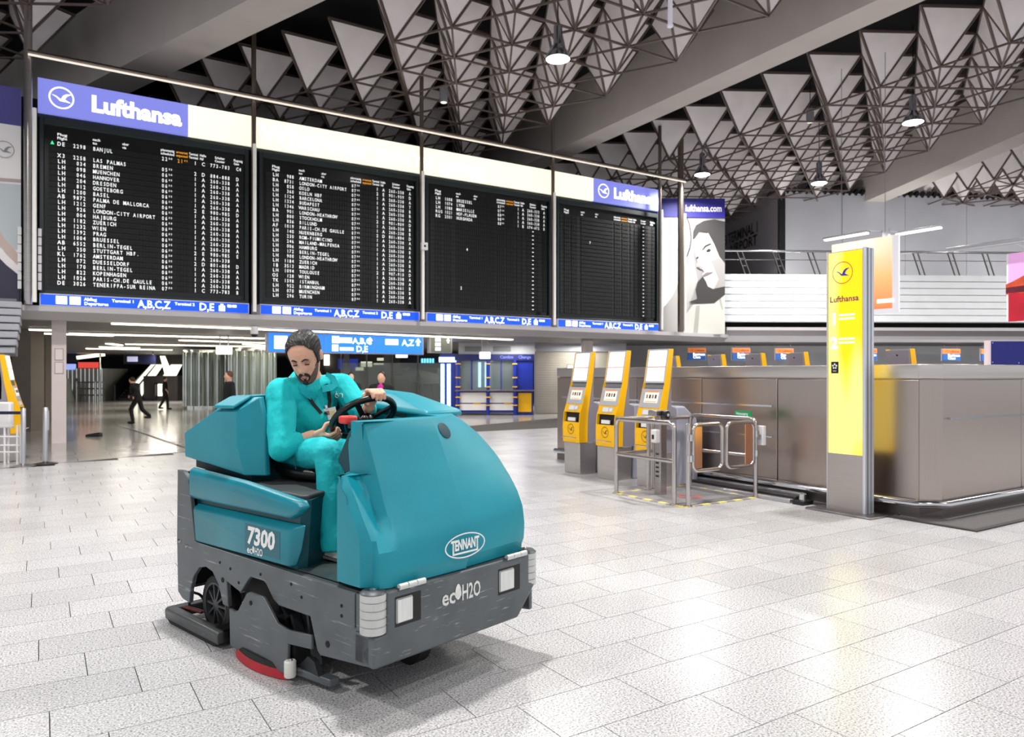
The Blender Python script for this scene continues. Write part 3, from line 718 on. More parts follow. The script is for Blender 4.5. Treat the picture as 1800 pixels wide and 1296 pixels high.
hanging_box(843, 862, 619, 631, 27, 'white lit box sign on two rods before the blue exchange booth')
hanging_box(696, 716, 622, 629, 30, 'small white lit box sign below the blue direction signs')
c = hit(444, 575, z=2.9)
o = thing('security_camera', 'white dome security camera hanging below the fascia left of the cleaner', 'camera', (c.x, 20.0, 2.9))
MB().lathe((0, 0, 0), [(.02, 0), (.02, .0), (.09, -.0), (.10, -.16), (.09, -.2)], 14).build('housing', white, o, smooth=50); MB().ell((0, 0, -.2), (.085, .085, .08)).build('dome', black, o, smooth=60)
# left slatted bulkhead
o = thing('slatted_bulkhead', 'rounded grey slatted bulkhead under the left poster', 'bulkhead', (-.55, 19.4, 2.0)); o['kind'] = 'structure'
for k in range(7):
    t = k / 6; MB().box((-3, -.25 + .35 * (1 - math.sin(math.pi * (.25 + .6 * t))), .1 + k * .165), (.2 - .12 * (1 - t) ** 1.5, 1.2, .1 + k * .165 + .14)).build('slat', ltgrey, o, bev=.02)
MB().box((-3, .1, .05), (.1, 1.1, 1.3)).build('core', grey, o)
# ------------------------------------------------------------------ far concourse, left
def cframe(px, D):
    """floor point under a pixel column at depth D, with pixel -> local x / z converters"""
    c = hit(px, CY, D=D); k = D / F_PX
    return Vector((c.x, c.y, 0)), (lambda q: (q - px) * k), (lambda q: CAMH + (CY - q) * k)
def cthing(name, lbl, cat, px, D, grp=None):
    o, fx, fz = cframe(px, D); return thing(name, lbl, cat, o, R(YAW), grp), fx, fz
glass = M('clear_glass', (210, 222, 218), .08, trans=.85, spec=.5, noise=(1, .04))
wglass = M('wavy_green_glass', (150, 162, 150), .08, .35, noise=(1.5, .35, (6, 6, .25)), spec=.8)
chrome = M('chrome', (215, 215, 210), .1, 1)
for (px0, px1, D, lbl) in ((311, 392, 35.5, 'wide drum of wavy greenish glass left of the standing man in black'), (392, 470, 33.0, 'wavy glass drum behind the standing man in black, partly hidden by the cleaner')):
    o, fx, fz = cthing('glass_drum', lbl, 'glass wall', (px0 + px1) / 2, D); rr = (px1 - px0) / 2 * D / F_PX
    n = 96; ring = []
    for z in (.12, 2.7):
        ring.append([Vector(((rr + .07 * math.sin(14 * 2 * math.pi * k / n)) * math.cos(2 * math.pi * k / n), (rr + .07 * math.sin(14 * 2 * math.pi * k / n)) * math.sin(2 * math.pi * k / n) + rr, z)) for k in range(n)])
    MB().loft(ring, caps=False).build('glass_skin', wglass, o, smooth=60)
    MB().lathe((0, rr, 0), [(rr + .1, 0), (rr + .1, .12), (rr, .13)], 40).build('plinth', chrome, o, smooth=50); MB().lathe((0, rr, 2.7), [(rr + .1, 0), (rr + .1, .12)], 40).build('top_ring', chrome, o, smooth=50)
    for k in range(9):
        t = math.pi * (1 + (k + .5) / 9); MB().lathe((rr * 1.06 * math.cos(t), rr + rr * 1.06 * math.sin(t), .1), [(.05, 0), (.05, 2.6)], 8).build('mullion', chrome, o, smooth=50)
dkwall = M('dark_brown_wall', (52, 46, 46), .6, noise=(2, .1))
o, fx, fz = cthing('escalator_surround', 'dark low wall block beneath the two escalators', 'wall', 245, 46); o['kind'] = 'structure'
MB().box((fx(252), 0, 0), (fx(312), 3, fz(661))).build('block', dkwall, o)
MB().box((fx(214), 2.5, fz(640)), (fx(345), 3, 2.95)).build('lintel', dkwall, o)
step_m = M('escalator_step', (36, 33, 36), .5); esc_l = M('escalator_light', (255, 250, 225), .5, emit=1.6)
for (pb, pt, lbl) in ((208, 193, 'left dark escalator rising past a lit balustrade'), (250, 228, 'right dark escalator behind the runner in the long coat')):
    o, fx, fz = cthing('escalator', lbl, 'escalator', pb, 46); w_ = fx(pb + 24)
    dx = fx(pt) / 14
    for k in range(14): MB().box((dx * k, k * .32, k * .15), (w_ + dx * k, k * .32 + .34, k * .15 + .15)).build('step', step_m, o)
    for q, nm in ((-.06, 'balustrade'), (w_ + .06, 'balustrade')):
        m = MB(); m.loft([[(q - .05, -.3, 0), (q + .05, -.3, 0), (q + .05, -.3, 1.0), (q - .05, -.3, 1.0)], [(q - .05 + dx * 14, 4.5, 2.1), (q + .05 + dx * 14, 4.5, 2.1), (q + .05 + dx * 14, 4.5, 2.9), (q - .05 + dx * 14, 4.5, 2.9)]]); m.build(nm, black, o)
    q = w_ + .16; m = MB(); m.loft([[(q, -.1, .3), (q + .5, -.1, .3), (q + .5, -.1, 1.0), (q, -.1, 1.0)], [(q + dx * 14 - .1, 4.4, 2.4), (q + .35 + dx * 14, 4.4, 2.4), (q + .35 + dx * 14, 4.4, 2.9), (q + dx * 14 - .1, 4.4, 2.9)]]); m.build('lit_skirt', esc_l, o)
o, fx, fz = cthing('lit_ramp_panel', 'slanted lit white panel above the dark low wall block', 'light panel', 292, 46.6)
m = MB(); m.prism([(fx(281), fz(626)), (fx(289), fz(626)), (fx(303), fz(660)), (fx(290), fz(660))], 0, .1, lambda p, d: (p[0], d, p[1])); m.build('panel', esc_l, o)
o, fx, fz = cthing('navy_sign_board', 'dark navy overhead board with a pale square, above the escalators', 'sign', 244, 43)
MB().box((fx(217), 0, fz(640)), (fx(272), .15, fz(624))).build('board', M('dark_navy', (8, 10, 44), .5), o); MB().box((fx(224), -.03, fz(636)), (fx(242), 0, fz(627))).build('square', M('pale_square', (190, 190, 225), .5, emit=.6), o)
for f in (fx(220), fx(268)): MB().tube([(f, .07, fz(624)), (f, .07, 2.93)], .03, 6).build('hanger', grey, o)
o, fx, fz = cthing('screen_booth', 'frosted glass booth with a red screen and slanted light on top', 'booth', 150, 46)
MB().box((fx(118), 0, 0), (fx(181), 3, fz(648))).build('frosted_wall', M('frosted_glass', (176, 176, 170), .4, noise=(.8, .12, (1, 1, .2))), o)
for k in range(9): MB().box((fx(120 + k * 7.4), -.05, 0), (fx(120 + k * 7.4) + .05, 0, fz(648))).build('mullion', chrome, o)
MB().box((fx(139), -.1, fz(647)), (fx(172), .1, fz(637))).build('red_screen', M('red_screen', (226, 74, 64), .5, emit=.8), o); MB().box((fx(118), -.1, fz(650)), (fx(132), .1, fz(640))).build('blue_screen', M('blue_screen', (150, 170, 240), .5, emit=.9), o)
m = MB(); m.bar((fx(136), 0, fz(629)), (fx(180), .2, fz(623)), .25, .2); m.build('slanted_light', esc_l, o)
MB().box((fx(118), 0, fz(637)), (fx(136), .1, fz(622))).build('dark_fascia', bpy.data.materials['dark_navy'], o)
for z in (.35, .75, 1.15): MB().tube([(fx(143), -.5, z), (fx(180), -.5, z)], .04, 6).build('guard_rail', chrome, o)
for q in (143, 176, 184): MB().tube([(fx(q), -.5, 0), (fx(q), -.5, 1.2 if q < 180 else 2.9)], .05, 6).build('rail_post', chrome, o)
m = MB(); m.lathe((fx(128), -.6, 0), [(.42, 0), (.16, 1.2), (.16, 1.4)], 14); m.build('pale_cone', M('pale_green', (190, 200, 190), .5), o, smooth=50)
o, fx, fz = cthing('floor_rag', 'black crumpled object lying on the polished floor right of the white column', 'object', 165, 19.6)
m = MB(); m.loft([[(-.2, -.08, 0), (.2, -.1, 0), (.2, .1, 0), (-.2, .08, 0)], [(-.18, -.06, .06), (.2, -.08, .12), (.18, .08, .10), (-.16, .07, .04)]]); m.build('cloth', black, o, bev=.02)
# glass front with aircraft model, lit column, exchange booth, shutters
o, fx, fz = cthing('showroom', 'dim glazed showroom behind the cleaner with pale lamps and shelves', 'shop', 680, 36); o['kind'] = 'structure'
MB().box((fx(470), 6, 0), (fx(800), 6.2, 2.93)).build('back_wall', M('showroom_wall', (84, 76, 70), .7, noise=(.6, .3)), o)
MB().box((fx(490), 5.8, 0), (fx(515), 6, fz(622))).build('dark_door', M('brown_door', (46, 26, 20), .5), o)
MB().box((fx(517), 5.7, fz(640)), (fx(526), 6, fz(618))).build('wall_light', glow_w, o)
MB().box((fx(668), 1, 0), (fx(679), 1.3, 2.93)).build('pillar', grey, o); MB().box((fx(596), 1, 0), (fx(604), 1.3, 2.93)).build('pillar', grey, o)
MB().box((fx(560), 4, fz(648)), (fx(598), 4.2, fz(628))).build('blue_board', M('blue_board', (40, 60, 170), .5, emit=.4), o)
for k, (a, b, y0, y1) in enumerate([(643, 660, 627, 632), (637, 665, 637, 640), (602, 616, 645, 651), (650, 664, 654, 672), (612, 632, 634, 644)]): MB().box((fx(a), 3, fz(y1)), (fx(b), 3.2, fz(y0))).build('pale_lamp', M('dim_lit', (226, 224, 200), .5, emit=.8), o)
for k in range(4): MB().box((fx(600 + k * 45), -.02, .1), (fx(600 + k * 45 + 43), .0, 2.2)).build('pane', glass, o)
for k in range(5): MB().box((fx(600 + k * 45) - .04, -.05, 0), (fx(600 + k * 45) + .02, .03, 2.9)).build('mullion', grey, o)
m = MB(); [m.box((fx(732 + 5 * q), 1.9, fz(637)), (fx(735.5 + 5 * q), 1.95, fz(629))) for q in range(5)]; MB().box((fx(692), 2, fz(646)), (fx(775), 2.2, fz(624))).build('dark_sign', bpy.data.materials['dark_navy'], o); m.build('lettering', M('cyan_lit', (120, 225, 250), .5, emit=1.2), o)
MB().ell((fx(698), 3, fz(646)), (.16, .05, .2)).build('round_clock', M('ochre', (170, 130, 50), .5), o)
o, fx, fz = cthing('aircraft_model', 'pale propeller aircraft model on stand inside the glazed showroom', 'model aircraft', 740, 37.5)
pw = M('aircraft_white', (168, 164, 162), .4)
rt = lambda a: Matrix.Rotation(a, 3, 'Y')
MB().ell((0, .6, fz(663)), (1.05, .3, .33), rt(.12)).build('fuselage', pw, o, smooth=60)
MB().loft([[(-1.5, .3, fz(660)), (-1.5, .9, fz(660)), (-1.5, .9, fz(661)), (-1.5, .3, fz(661))], [(.9, .2, fz(672)), (.9, 1.1, fz(672)), (.9, 1.1, fz(675)), (.9, .2, fz(675))]]).build('wing', pw, o)
MB().loft([[(.7, .55, fz(660)), (1.05, .55, fz(660)), (1.05, .65, fz(660)), (.7, .65, fz(660))], [(.85, .57, fz(642)), (1.1, .57, fz(642)), (1.1, .63, fz(642)), (.85, .63, fz(642))]]).build('tail_fin', pw, o)
MB().bar((-.1, -.1, fz(652)), (.1, -.1, fz(682)), .12, .04).build('propeller', M('prop_tan', (120, 100, 70), .5), o)
for q in (-.6, .6): MB().tube([(q, .6, 0), (q * .8, .6, fz(672))], .05, 6).build('stand_leg', black, o)
o, fx, fz = cthing('lit_column', 'blue kiosk column with two bright lit blue-white tubes', 'column', 786, 30)
MB().box((fx(773), .05, 0), (fx(801), .6, fz(622))).build('core', navy, o); MB().box((fx(772), -.15, fz(637)), (fx(802), .05, fz(628))).build('lit_head', M('lit_blue_white', (180, 205, 255), .5, emit=1.6), o)
for q in (778, 789): MB().lathe((fx(q), -.02, .05), [(.075, 0), (.075, fz(640) - .05)], 10).build('lit_tube', M('lit_tube_blue', (190, 225, 255), .5, emit=2.2), o, smooth=50)
# exchange booth
o, fx, fz = cthing('exchange_booth', 'blue currency exchange booth with white and yellow counter panels', 'booth', 870, 30)
bl = M('booth_blue', (16, 40, 150), .4); bl2 = M('booth_dark_blue', (14, 24, 92), .45)
MB().box((fx(800), -.2, fz(634)), (fx(938), .5, fz(623))).build('header', bl2, o); MB().box((fx(806), 0, fz(623)), (fx(940), .4, 2.93)).build('upper_panel', ltgrey, o)
for k in range(2): MB().box((fx(817 + k * 50), -.02, fz(618)), (fx(848 + k * 50), 0, fz(609))).build('vent', grey, o)
m = MB(); text(m, 'Cambio', (fx(879), -.21, fz(630.5)), EX, EZ, .17); text(m, 'Change', (fx(911), -.21, fz(630.5)), EX, EZ, .17); m.build('lettering', M('dim_blue_print', (96, 108, 190), .5, emit=.3), o)
MB().box((fx(806), 1.6, .9), (fx(905), 1.8, fz(634))).build('interior_back', M('booth_interior', (120, 130, 145), .6, noise=(1.2, .35)), o)
for q, c_ in ((838, 'lit_tube_blue'), (850, 'lit_tube_blue'), (864, 'booth_interior')): MB().box((fx(q), 1.3, fz(682)), (fx(q + 5), 1.4, fz(636))).build('lit_strip', bpy.data.materials[c_], o)
for k in range(4): MB().box((fx(806 + k * 25), -.03, fz(686)), (fx(830 + k * 25), -.01, fz(634))).build('window_pane', glass, o)
MB().box((fx(903), -.1, 0), (fx(937), .5, fz(634))).build('side_panel', bl, o)
for q in (806, 858, 905): MB().lathe((fx(q), -.28, 0), [(.07, 0), (.07, fz(634))], 10).build('post', bl, o, smooth=50)
for q in (829, 881): MB().box((fx(q) - .02, -.05, fz(686)), (fx(q) + .02, 0, fz(634))).build('window_bar', bl, o)
MB().box((fx(801), -.4, fz(687.5)), (fx(938), .3, fz(685.5))).build('worktop', M('worktop', (110, 96, 96), .4), o)
for q0, q1 in ((808, 855), (861, 903)):
    for y0, y1 in ((690, 708), (710, 721)): MB().box((fx(q0), -.2, fz(y1)), (fx(q1), -.15, fz(y0))).build('counter_panel', white, o)
    MB().box((fx(q0 + 25), -.21, fz(711)), (fx(q0 + 38), -.2, fz(709))).build('yellow_dash', yellow, o)
MB().box((fx(806), -.15, .1), (fx(905), .4, fz(688))).build('counter_core', bl, o); MB().box((fx(911), -.16, fz(724)), (fx(934), -.1, fz(691))).build('yellow_panel', yellow, o)
for q in (806, 858, 905):
    for y in (640, 664, 680, 698, 712): MB().box((fx(q) - .1, -.37, fz(y) - .02), (fx(q) + .1, -.2, fz(y) + .02)).build('yellow_band', yellow, o)
# roller shutter
sh = M('beige_shutter', (186, 180, 168), .5, .2, noise=(2, .06))
o, fx, fz = cthing('roller_shutter', 'closed beige slatted roller shutter between exchange booth and kiosks', 'shutter', 945, 31); o['kind'] = 'structure'
for k in range(26): MB().box((fx(941), 0, .02 + k * .1), (fx(1100), .05 + .03 * (k % 2), .115 + k * .1)).build('slat', sh, o)
for q in (941, 1020, 1100): MB().box((fx(q) - .05, -.06, 0), (fx(q) + .05, .1, 2.6)).build('guide', steel, o)
MB().box((fx(941), -.1, 2.6), (fx(1100), .3, 2.93)).build('shutter_box', ltgrey, o)
# ------------------------------------------------------------------ stainless check-in island
IX, IY, IH = 8.47, 4.46, 1.765
iron = M('island_steel', (176, 164, 157), .30, 1, noise=(2.2, .025, (40, 40, 1.2)))
isl = thing('check_in_island', 'tall brushed steel check-in island with rounded kick rail behind yellow pylon', 'counter', (IX, IY, 0))
LV, LU, CH = 7.2, 12.0, .17
def ipoly(off, ext=0): return [(CH + off, off), (LU, off), (LU, 1.3), (1.3, 1.3), (1.3, LV), (off, LV), (off, CH + off)]
m = MB(); m.prism(ipoly(.06), .02, 1.6, lambda p, d: (p[0], p[1], d)); m.build('core', iron, isl)
edges = [.0, .92, 1.93, 3.3, 4.75, 6.1, LV - CH]
for k in range(6): MB().box((-.0, CH + edges[k] + .006, .2), (.06, CH + edges[k + 1] - .006, 1.585)).build('steel_panel', iron, isl, bev=.006)
for k in range(6): MB().box((CH + .006 + k * 1.9, 0, .2), (CH + (k + 1) * 1.9 - .006, .06, 1.585)).build('steel_panel', iron, isl, bev=.006)
m = MB(); m.prism([(0, CH), (CH, 0), (CH + .06, .06), (.06, CH + .06)], .02, 1.585, lambda p, d: (p[0], p[1], d)); m.build('corner_panel', iron, isl)
m = MB(); m.prism([(CH, -.01), (LU, -.01), (LU, 1.3), (1.3, 1.3), (1.3, LV), (-.01, LV), (-.01, CH)], 1.6, IH, lambda p, d: (p[0], p[1], d)); m.build('top_band', M('island_top_band', (200, 194, 190), .32, 1, noise=(2, .03, (1, 1, 30))), isl, bev=.008)
m = MB(); m.tube([(-.05, LV, .17), (-.05, CH, .17), (CH, -.05, .17), (LU, -.05, .17)], .045, 10); m.build('kick_rail', steel2, isl, smooth=50)
m = MB(); m.prism([(CH, -.0), (LU, -.0), (LU, 1.3), (1.3, 1.3), (1.3, LV), (-.0, LV), (-.0, CH)], .0, .13, lambda p, d: (p[0], p[1], d)); m.build('kick_plate', M('kick_plate', (120, 112, 110), .4, .9), isl)
m = MB(); m.box((-.03, CH + 2.0, 1.20), (.01, LV - .2, 1.225)); m.build('bump_strip', steel2, isl); m = MB(); m.box((-.03, CH + 2.0, .78), (.01, LV - .2, .80)); m.build('bump_strip', steel2, isl); m = MB(); m.box((CH + .1, -.04, 1.13), (LU, .0, 1.155)); m.build('bump_strip', steel2, isl)
MB().lathe((-.012, CH + .62, .78), [(.018, 0), (.018, .02)], 10, (1, 0, 0)).build('lock', chrome, isl)
o = thing('floor_mat', 'dark grey floor mat lying along the foot of the steel island corner', 'mat', (IX, IY, 0))
m = MB(); m.prism([(-.18, 1.5), (-.18, -.5), (9, -.5), (9, -.08), (CH, -.08), (-.08, CH), (-.08, 1.5)], .001, .012, lambda p, d: (p[0], p[1], d)); m.build('mat_sheet', M('mat_grey', (88, 84, 84), .8, noise=(60, .25)), o)
m = MB(); m.prism([(-.24, 1.5), (-.24, -.56), (9, -.56), (9, -.5), (-.18, -.5), (-.18, 1.5)], .0, .016, lambda p, d: (p[0], p[1], d)); m.build('mat_edge', M('mat_edge', (60, 56, 56), .7), o)
o = thing('floor_track', 'low dark aluminium conveyor track on the floor beside the steel island', 'track', (IX - .42, 6.05, 0))
for k, x in enumerate((0, .12, .24)): MB().box((x, 0, 0), (x + .09, 2.6, .05 + .03 * k)).build('profile', [alu, M('dark_alu', (70, 66, 66), .4, .7), alu][k], o, bev=.006)
MB().box((-.05, 2.6, 0), (.35, 2.75, .2)).build('end_block', M('dark_alu2', (50, 48, 50), .5, .5), o); MB().lathe((.1, -.12, .05), [(.045, 0), (.045, .08)], 12).build('end_knob', chrome, o, smooth=50); MB().box((.0, -.2, 0), (.2, -.04, .05)).build('end_plate', black, o)
# navy divider and printed signs beyond the island
o, fx, fz = cthing('navy_divider', 'dark navy divider panel standing on the steel island at right photo edge', 'panel', 1740, 10.6)
MB().box((fx(1741), 0, 1.6), (fx(1830), .06, fz(600))).build('panel', navy, o); MB().box((fx(1736), -.01, 1.6), (fx(1741), .08, fz(599))).build('edge', M('pinkish_white', (222, 206, 212), .5), o)
for q in ((1744, 603), (1790, 638), (1744, 637)): MB().lathe((fx(q[0]), -.012, fz(q[1])), [(.008, 0), (.008, .012)], 8, (0, 1, 0)).build('screw', steel2, o)
or_ = M('orange_print', (250, 138, 52), .5, emit=.25); bp_ = M('blue_print', (16, 88, 168), .5, emit=.2)
names = ['leftmost', 'second', 'third', 'fourth', 'fifth', 'sixth']
for k, (px, y0, y1) in enumerate([(1225, 612, 633), (1303, 612, 633), (1379.5, 613, 633), (1526, 613, 633), (1673, 614, 634), (1741, 614, 634)]):
    o, fx, fz = cthing('class_sign', 'orange and blue check-in class sign, %s of the row above the steel island' % names[k], 'sign', px, 31.2, 'orange and blue check-in class signs')
    hw = 15.5; MB().box((fx(px - hw), 0, fz(y1)), (fx(px + hw), .06, fz(y0 + 8))).build('blue_field', bp_, o); MB().box((fx(px - hw), 0, fz(y0 + 8)), (fx(px + hw), .06, fz(y0))).build('orange_field', or_, o)
    MB().box((fx(px - hw - 1.5), .06, fz(y1 + 1)), (fx(px + hw + 1.5), .1, fz(y0 - 1))).build('frame', ltgrey, o)
    m = MB(); text(m, 'Lufthansa', (fx(px - 4), -.01, fz(y0 + 6)), EX, EZ, .12, fit=.42); crane(m, (fx(px - 9), -.01, fz(y0 + 4)), EX, EZ, .06); m.build('red_lettering', M('brown_red_print', (150, 60, 20), .5), o)
    m = MB(); text(m, 'Business', (fx(px - 7), -.01, fz(y0 + 13)), EX, EZ, .15); text(m, 'Class', (fx(px - 7), -.01, fz(y0 + 18)), EX, EZ, .15); m.build('white_lettering', white_lit, o)
    for q in (-11, 11): MB().tube([(fx(px + q), .08, fz(y0)), (fx(px + q), .08, 2.9)], .012, 6).build('hanger', grey, o)
# ------------------------------------------------------------------ yellow lit pylon
A = hit(1443, 897, z=.02); B = hit(1525, 906, z=.02)
px_, pw_ = 8.06, .455
py0 = 5.06
py = thing('sign_pylon', 'tall yellow lit airline pylon on steel foot plate before the island', 'sign', (px_, py0, 0))
yl = M('pylon_lit_yellow', (247, 214, 20), .4, emit=.72)
def yl_nodes(m):   # uneven backlight put into the colour as paler areas of the panel
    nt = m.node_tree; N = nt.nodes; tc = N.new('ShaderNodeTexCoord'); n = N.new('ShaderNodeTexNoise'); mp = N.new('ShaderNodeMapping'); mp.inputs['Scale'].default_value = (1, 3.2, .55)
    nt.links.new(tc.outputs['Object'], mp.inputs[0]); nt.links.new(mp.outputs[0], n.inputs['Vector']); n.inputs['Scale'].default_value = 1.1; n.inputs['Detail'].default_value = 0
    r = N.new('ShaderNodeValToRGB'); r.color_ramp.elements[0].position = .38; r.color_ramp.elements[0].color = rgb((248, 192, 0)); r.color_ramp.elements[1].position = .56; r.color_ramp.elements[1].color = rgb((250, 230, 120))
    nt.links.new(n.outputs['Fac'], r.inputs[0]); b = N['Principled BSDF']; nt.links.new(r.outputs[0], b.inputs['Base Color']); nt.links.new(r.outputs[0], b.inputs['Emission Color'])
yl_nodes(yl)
PH, PT = 3.12, .16
MB().box((-.16, -.2, .0), (PT + .35, pw_ + .2, .022)).build('foot_plate', M('foot_plate_steel', (150, 146, 148), .3, 1), py, bev=.006)
MB().box((0, 0, .022), (PT, pw_, .70)).build('steel_base', M('pylon_base_steel', (186, 178, 174), .34, 1, noise=(2, .03, (1, 1, 20))), py)
MB().box((.015, .0, .70), (PT - .015, pw_, PH)).build('light_box', alu, py)
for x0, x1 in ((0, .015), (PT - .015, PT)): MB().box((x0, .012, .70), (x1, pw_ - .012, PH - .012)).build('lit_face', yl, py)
for y0_, y1_ in ((-.035, 0), (pw_, pw_ + .012)): MB().box((-.008, y0_, .022), (PT + .008, y1_, PH + .01)).build('edge_profile', M('pale_alu', (214, 218, 226), .35, .7), py, bev=.004)
MB().box((.03, -.038, .022), (.05, -.033, PH)).build('edge_groove', M('groove_grey', (120, 124, 132), .4, .6), py); MB().box((.1, -.038, .022), (.112, -.033, PH)).build('edge_groove', M('groove_grey', (120, 124, 132)), py)
mE = Vector((0, -1, 0)); purple = M('purple_print', (70, 30, 96), .5); bluep = M('crane_blue', (40, 40, 170), .5)
m = MB(); c_ = Vector((-.003, pw_ / 2 + .03, 2.86)); n = 48
vs_ = []
for k in range(n):
    t = 2 * math.pi * k / n; vs_ += [c_ + mE * (.132 * math.cos(t)) + EZ * (.132 * math.sin(t)), c_ + mE * (.124 * math.cos(t)) + EZ * (.124 * math.sin(t))]
m.add(vs_, [(2 * k, 2 * ((k + 1) % n), 2 * ((k + 1) % n) + 1, 2 * k + 1) for k in range(n)]); m.build('emblem_ring', M('emblem_red', (170, 60, 50), .5), py)
m = MB(); crane(m, c_, mE, EZ, .12, ring=False); m.build('emblem', bluep, py)
m = MB(); text(m, 'Lufthansa', (-.004, pw_ - .03, 2.515), mE, EZ, .1, off=.018, fit=.375); m.build('lettering', purple, py)
m = MB(); text(m, '1', (-.004, pw_ - .04, 2.25), mE, EZ, .19, off=.04); text(m, '2', (-.004, pw_ - .04, 1.96), mE, EZ, .19, off=.04)
for z in (2.345, 2.30, 2.06, 2.015):
    for k in range(7): m.add([Vector((-.004, pw_ - .15 - k * .03, z)), Vector((-.004, pw_ - .174 - k * .03, z)), Vector((-.004, pw_ - .174 - k * .03, z + .022)), Vector((-.004, pw_ - .15 - k * .03, z + .022))], [(0, 1, 2, 3)])
m.build('white_lettering', M('pylon_white', (255, 255, 235), .5, emit=1.1), py)
MB().box((-.006, pw_ - .145, 1.66), (0, pw_ - .05, 1.80)).build('black_square', black, py)
m = MB()
for k in range(5):
    t = math.pi / 2 + 2 * math.pi * k / 5; c2 = Vector((-.008, pw_ - .098 - .024 * math.cos(t), 1.745 + .024 * math.sin(t))); m.add([c2 + mE * (.013 * math.cos(t + a)) + EZ * (.015 * math.sin(t + a)) for a in (0, 1.57, 3.14, 4.71)], [(0, 1, 2, 3)])
m.add([Vector((-.008, pw_ - .075, 1.685)), Vector((-.008, pw_ - .12, 1.685)), Vector((-.008, pw_ - .12, 1.692)), Vector((-.008, pw_ - .075, 1.692))], [(0, 1, 2, 3)]); m.build('white_star', wtext, py)
# ------------------------------------------------------------------ check-in kiosks
klg = M('kiosk_light_grey', (182, 184, 190), .4, noise=(4, .04)); kst = M('kiosk_steel', (200, 194, 192), .4, .9, noise=(2, .05, (1, 1, 10)))
scr_w = M('kiosk_lit_panel', (255, 254, 248), .4, emit=1.15); scr = M('kiosk_screen', (236, 226, 206), .3, emit=.55)
kbar = M('print_orange_bar', (235, 120, 60), .5, emit=.4); kred = M('print_red_line', (200, 70, 50), .5)
def kiosk(loc, rz, lbl, grp):
    o = thing('check_in_kiosk', lbl, 'kiosk', loc, rz, grp); w2 = .225
    MB().prism([(-.05, .0), (.28, 0), (.30, .52), (-.06, .52)], -w2 + .012, w2 - .012, lambda p, d: (p[0], d, p[1])).build('steel_foot', kst, o, bev=.01)
    prof = [(-.07, .52), (-.075, .78), (-.055, 1.0), (.0, 1.16), (.075, 1.44), (.10, 1.52), (.19, 2.02), (.27, 2.02), (.20, 1.5), (.15, 1.22), (.11, .98), (.10, .52)]
    for s_ in (-1, 1):
        m = MB(); a_, b_ = (w2 - .014, w2) if s_ > 0 else (-w2, -w2 + .014)
        m.prism([(x - .006, z) for x, z in prof[:7]] + prof[7:], a_, b_, lambda p, d: (p[0], d, p[1])); m.build('yellow_edge', yellow, o, bev=.004)
    q = w2 - .014
    def plate(nm, i0, f0, i1, f1, mt, off=.0, ya=-q, yb=q, th=.012):
        def at(i, f): a_, b_ = prof[i], prof[i + 1]; return Vector((a_[0] + (b_[0] - a_[0]) * f - off, 0, a_[1] + (b_[1] - a_[1]) * f))
        idx = [(i0, f0)] + [(k, 0) for k in range(i0 + 1, i1 + 1) if not (k == i1 and f1 == 0)] + [(i1, f1)]
        ps = [at(i, f) for i, f in idx]; m = MB()
        m.loft([[p + Vector((0, ya, 0)) for p in ps] + [p + Vector((th, ya, 0)) for p in ps[::-1]], [p + Vector((0, yb, 0)) for p in ps] + [p + Vector((th, yb, 0)) for p in ps[::-1]]])
        return m.build(nm, mt, o)
    plate('yellow_front', 0, 0, 1, .35, yellow); plate('yellow_front', 2, .12, 2, .5, yellow)
    plate('slot_back', 1, .35, 2, .12, black, -.05); plate('document', 1, .42, 1, .68, white, -.012, -.08, .12, .02)
    plate('reader_panel', 2, .3, 2, .85, klg, .006, -.13, .12); plate('reader_sheet', 2, .38, 2, .8, white, .011, -.03, .11); plate('reader_sheet', 2, .42, 2, .75, white, .011, -.12, -.05)
    plate('yellow_front', 2, .5, 2, 1, yellow)
    plate('screen_bezel', 3, 0, 3, .98, klg, .008); s1 = plate('touch_screen', 3, .26, 3, .86, scr, .012, -.15, .13); plate('print_bar', 3, .80, 3, .86, kbar, .016, -.15, .13); plate('print_bar', 3, .30, 3, .33, kbar, .016, -.13, .11)
    for k in range(4): plate('screen_picture', 3, .48, 3, .68, [M('pic_dark', (60, 56, 60), .5), M('pic_grey', (150, 140, 130), .5)][k % 2], .016, -.12 + k * .06, -.085 + k * .06)
    plate('dark_gap', 4, 0, 5, .0, grey, -.03)
    plate('display_frame', 5, .0, 5, 1, klg, .002); plate('lit_panel', 5, .06, 5, .46, scr_w, .008, -.18, .175); plate('lit_panel', 5, .49, 5, .95, scr_w, .008, -.18, .175); plate('print_line', 5, .465, 5, .485, kred, .008, -.18, .175); plate('print_bar', 5, .78, 5, .82, M('pale_orange', (255, 226, 190), .5, emit=.8), .012, -.14, .12)
    MB().prism([(.08, .52), (.10, .98), (.13, 1.2), (.19, 1.5), (.25, 2.0), (.285, 2.0), (.235, 1.5), (.24, 1.18), (.34, 1.14), (.34, .52)], -w2 + .016, w2 - .016, lambda p, d: (p[0], d, p[1])).build('grey_back', M('kiosk_back_grey', (142, 138, 150), .5, noise=(5, .04)), o)
    MB().lathe((.279, 0, 1.93), [(.012, 0), (.012, .012)], 8, (1, 0, -.1)).build('back_lock', black, o)
    # grey cabinet behind
    m = MB(); m.prism([(.34, .0), (.34, 1.18), (.52, 1.18), (.78, .98), (.80, .0)], -w2 + .02, w2 - .02, lambda p, d: (p[0], d, p[1])); m.build('cabinet', M('cabinet_grey', (166, 168, 182), .5, noise=(4, .04)), o, bev=.03)
    m = MB(); c_ = Vector((-.078, 0, .74)); ey_ = Vector((0, -1, 0)); crane(m, c_, ey_, EZ, .085, th=.06); m.build('emblem', M('emblem_brown', (120, 84, 10), .5), o)
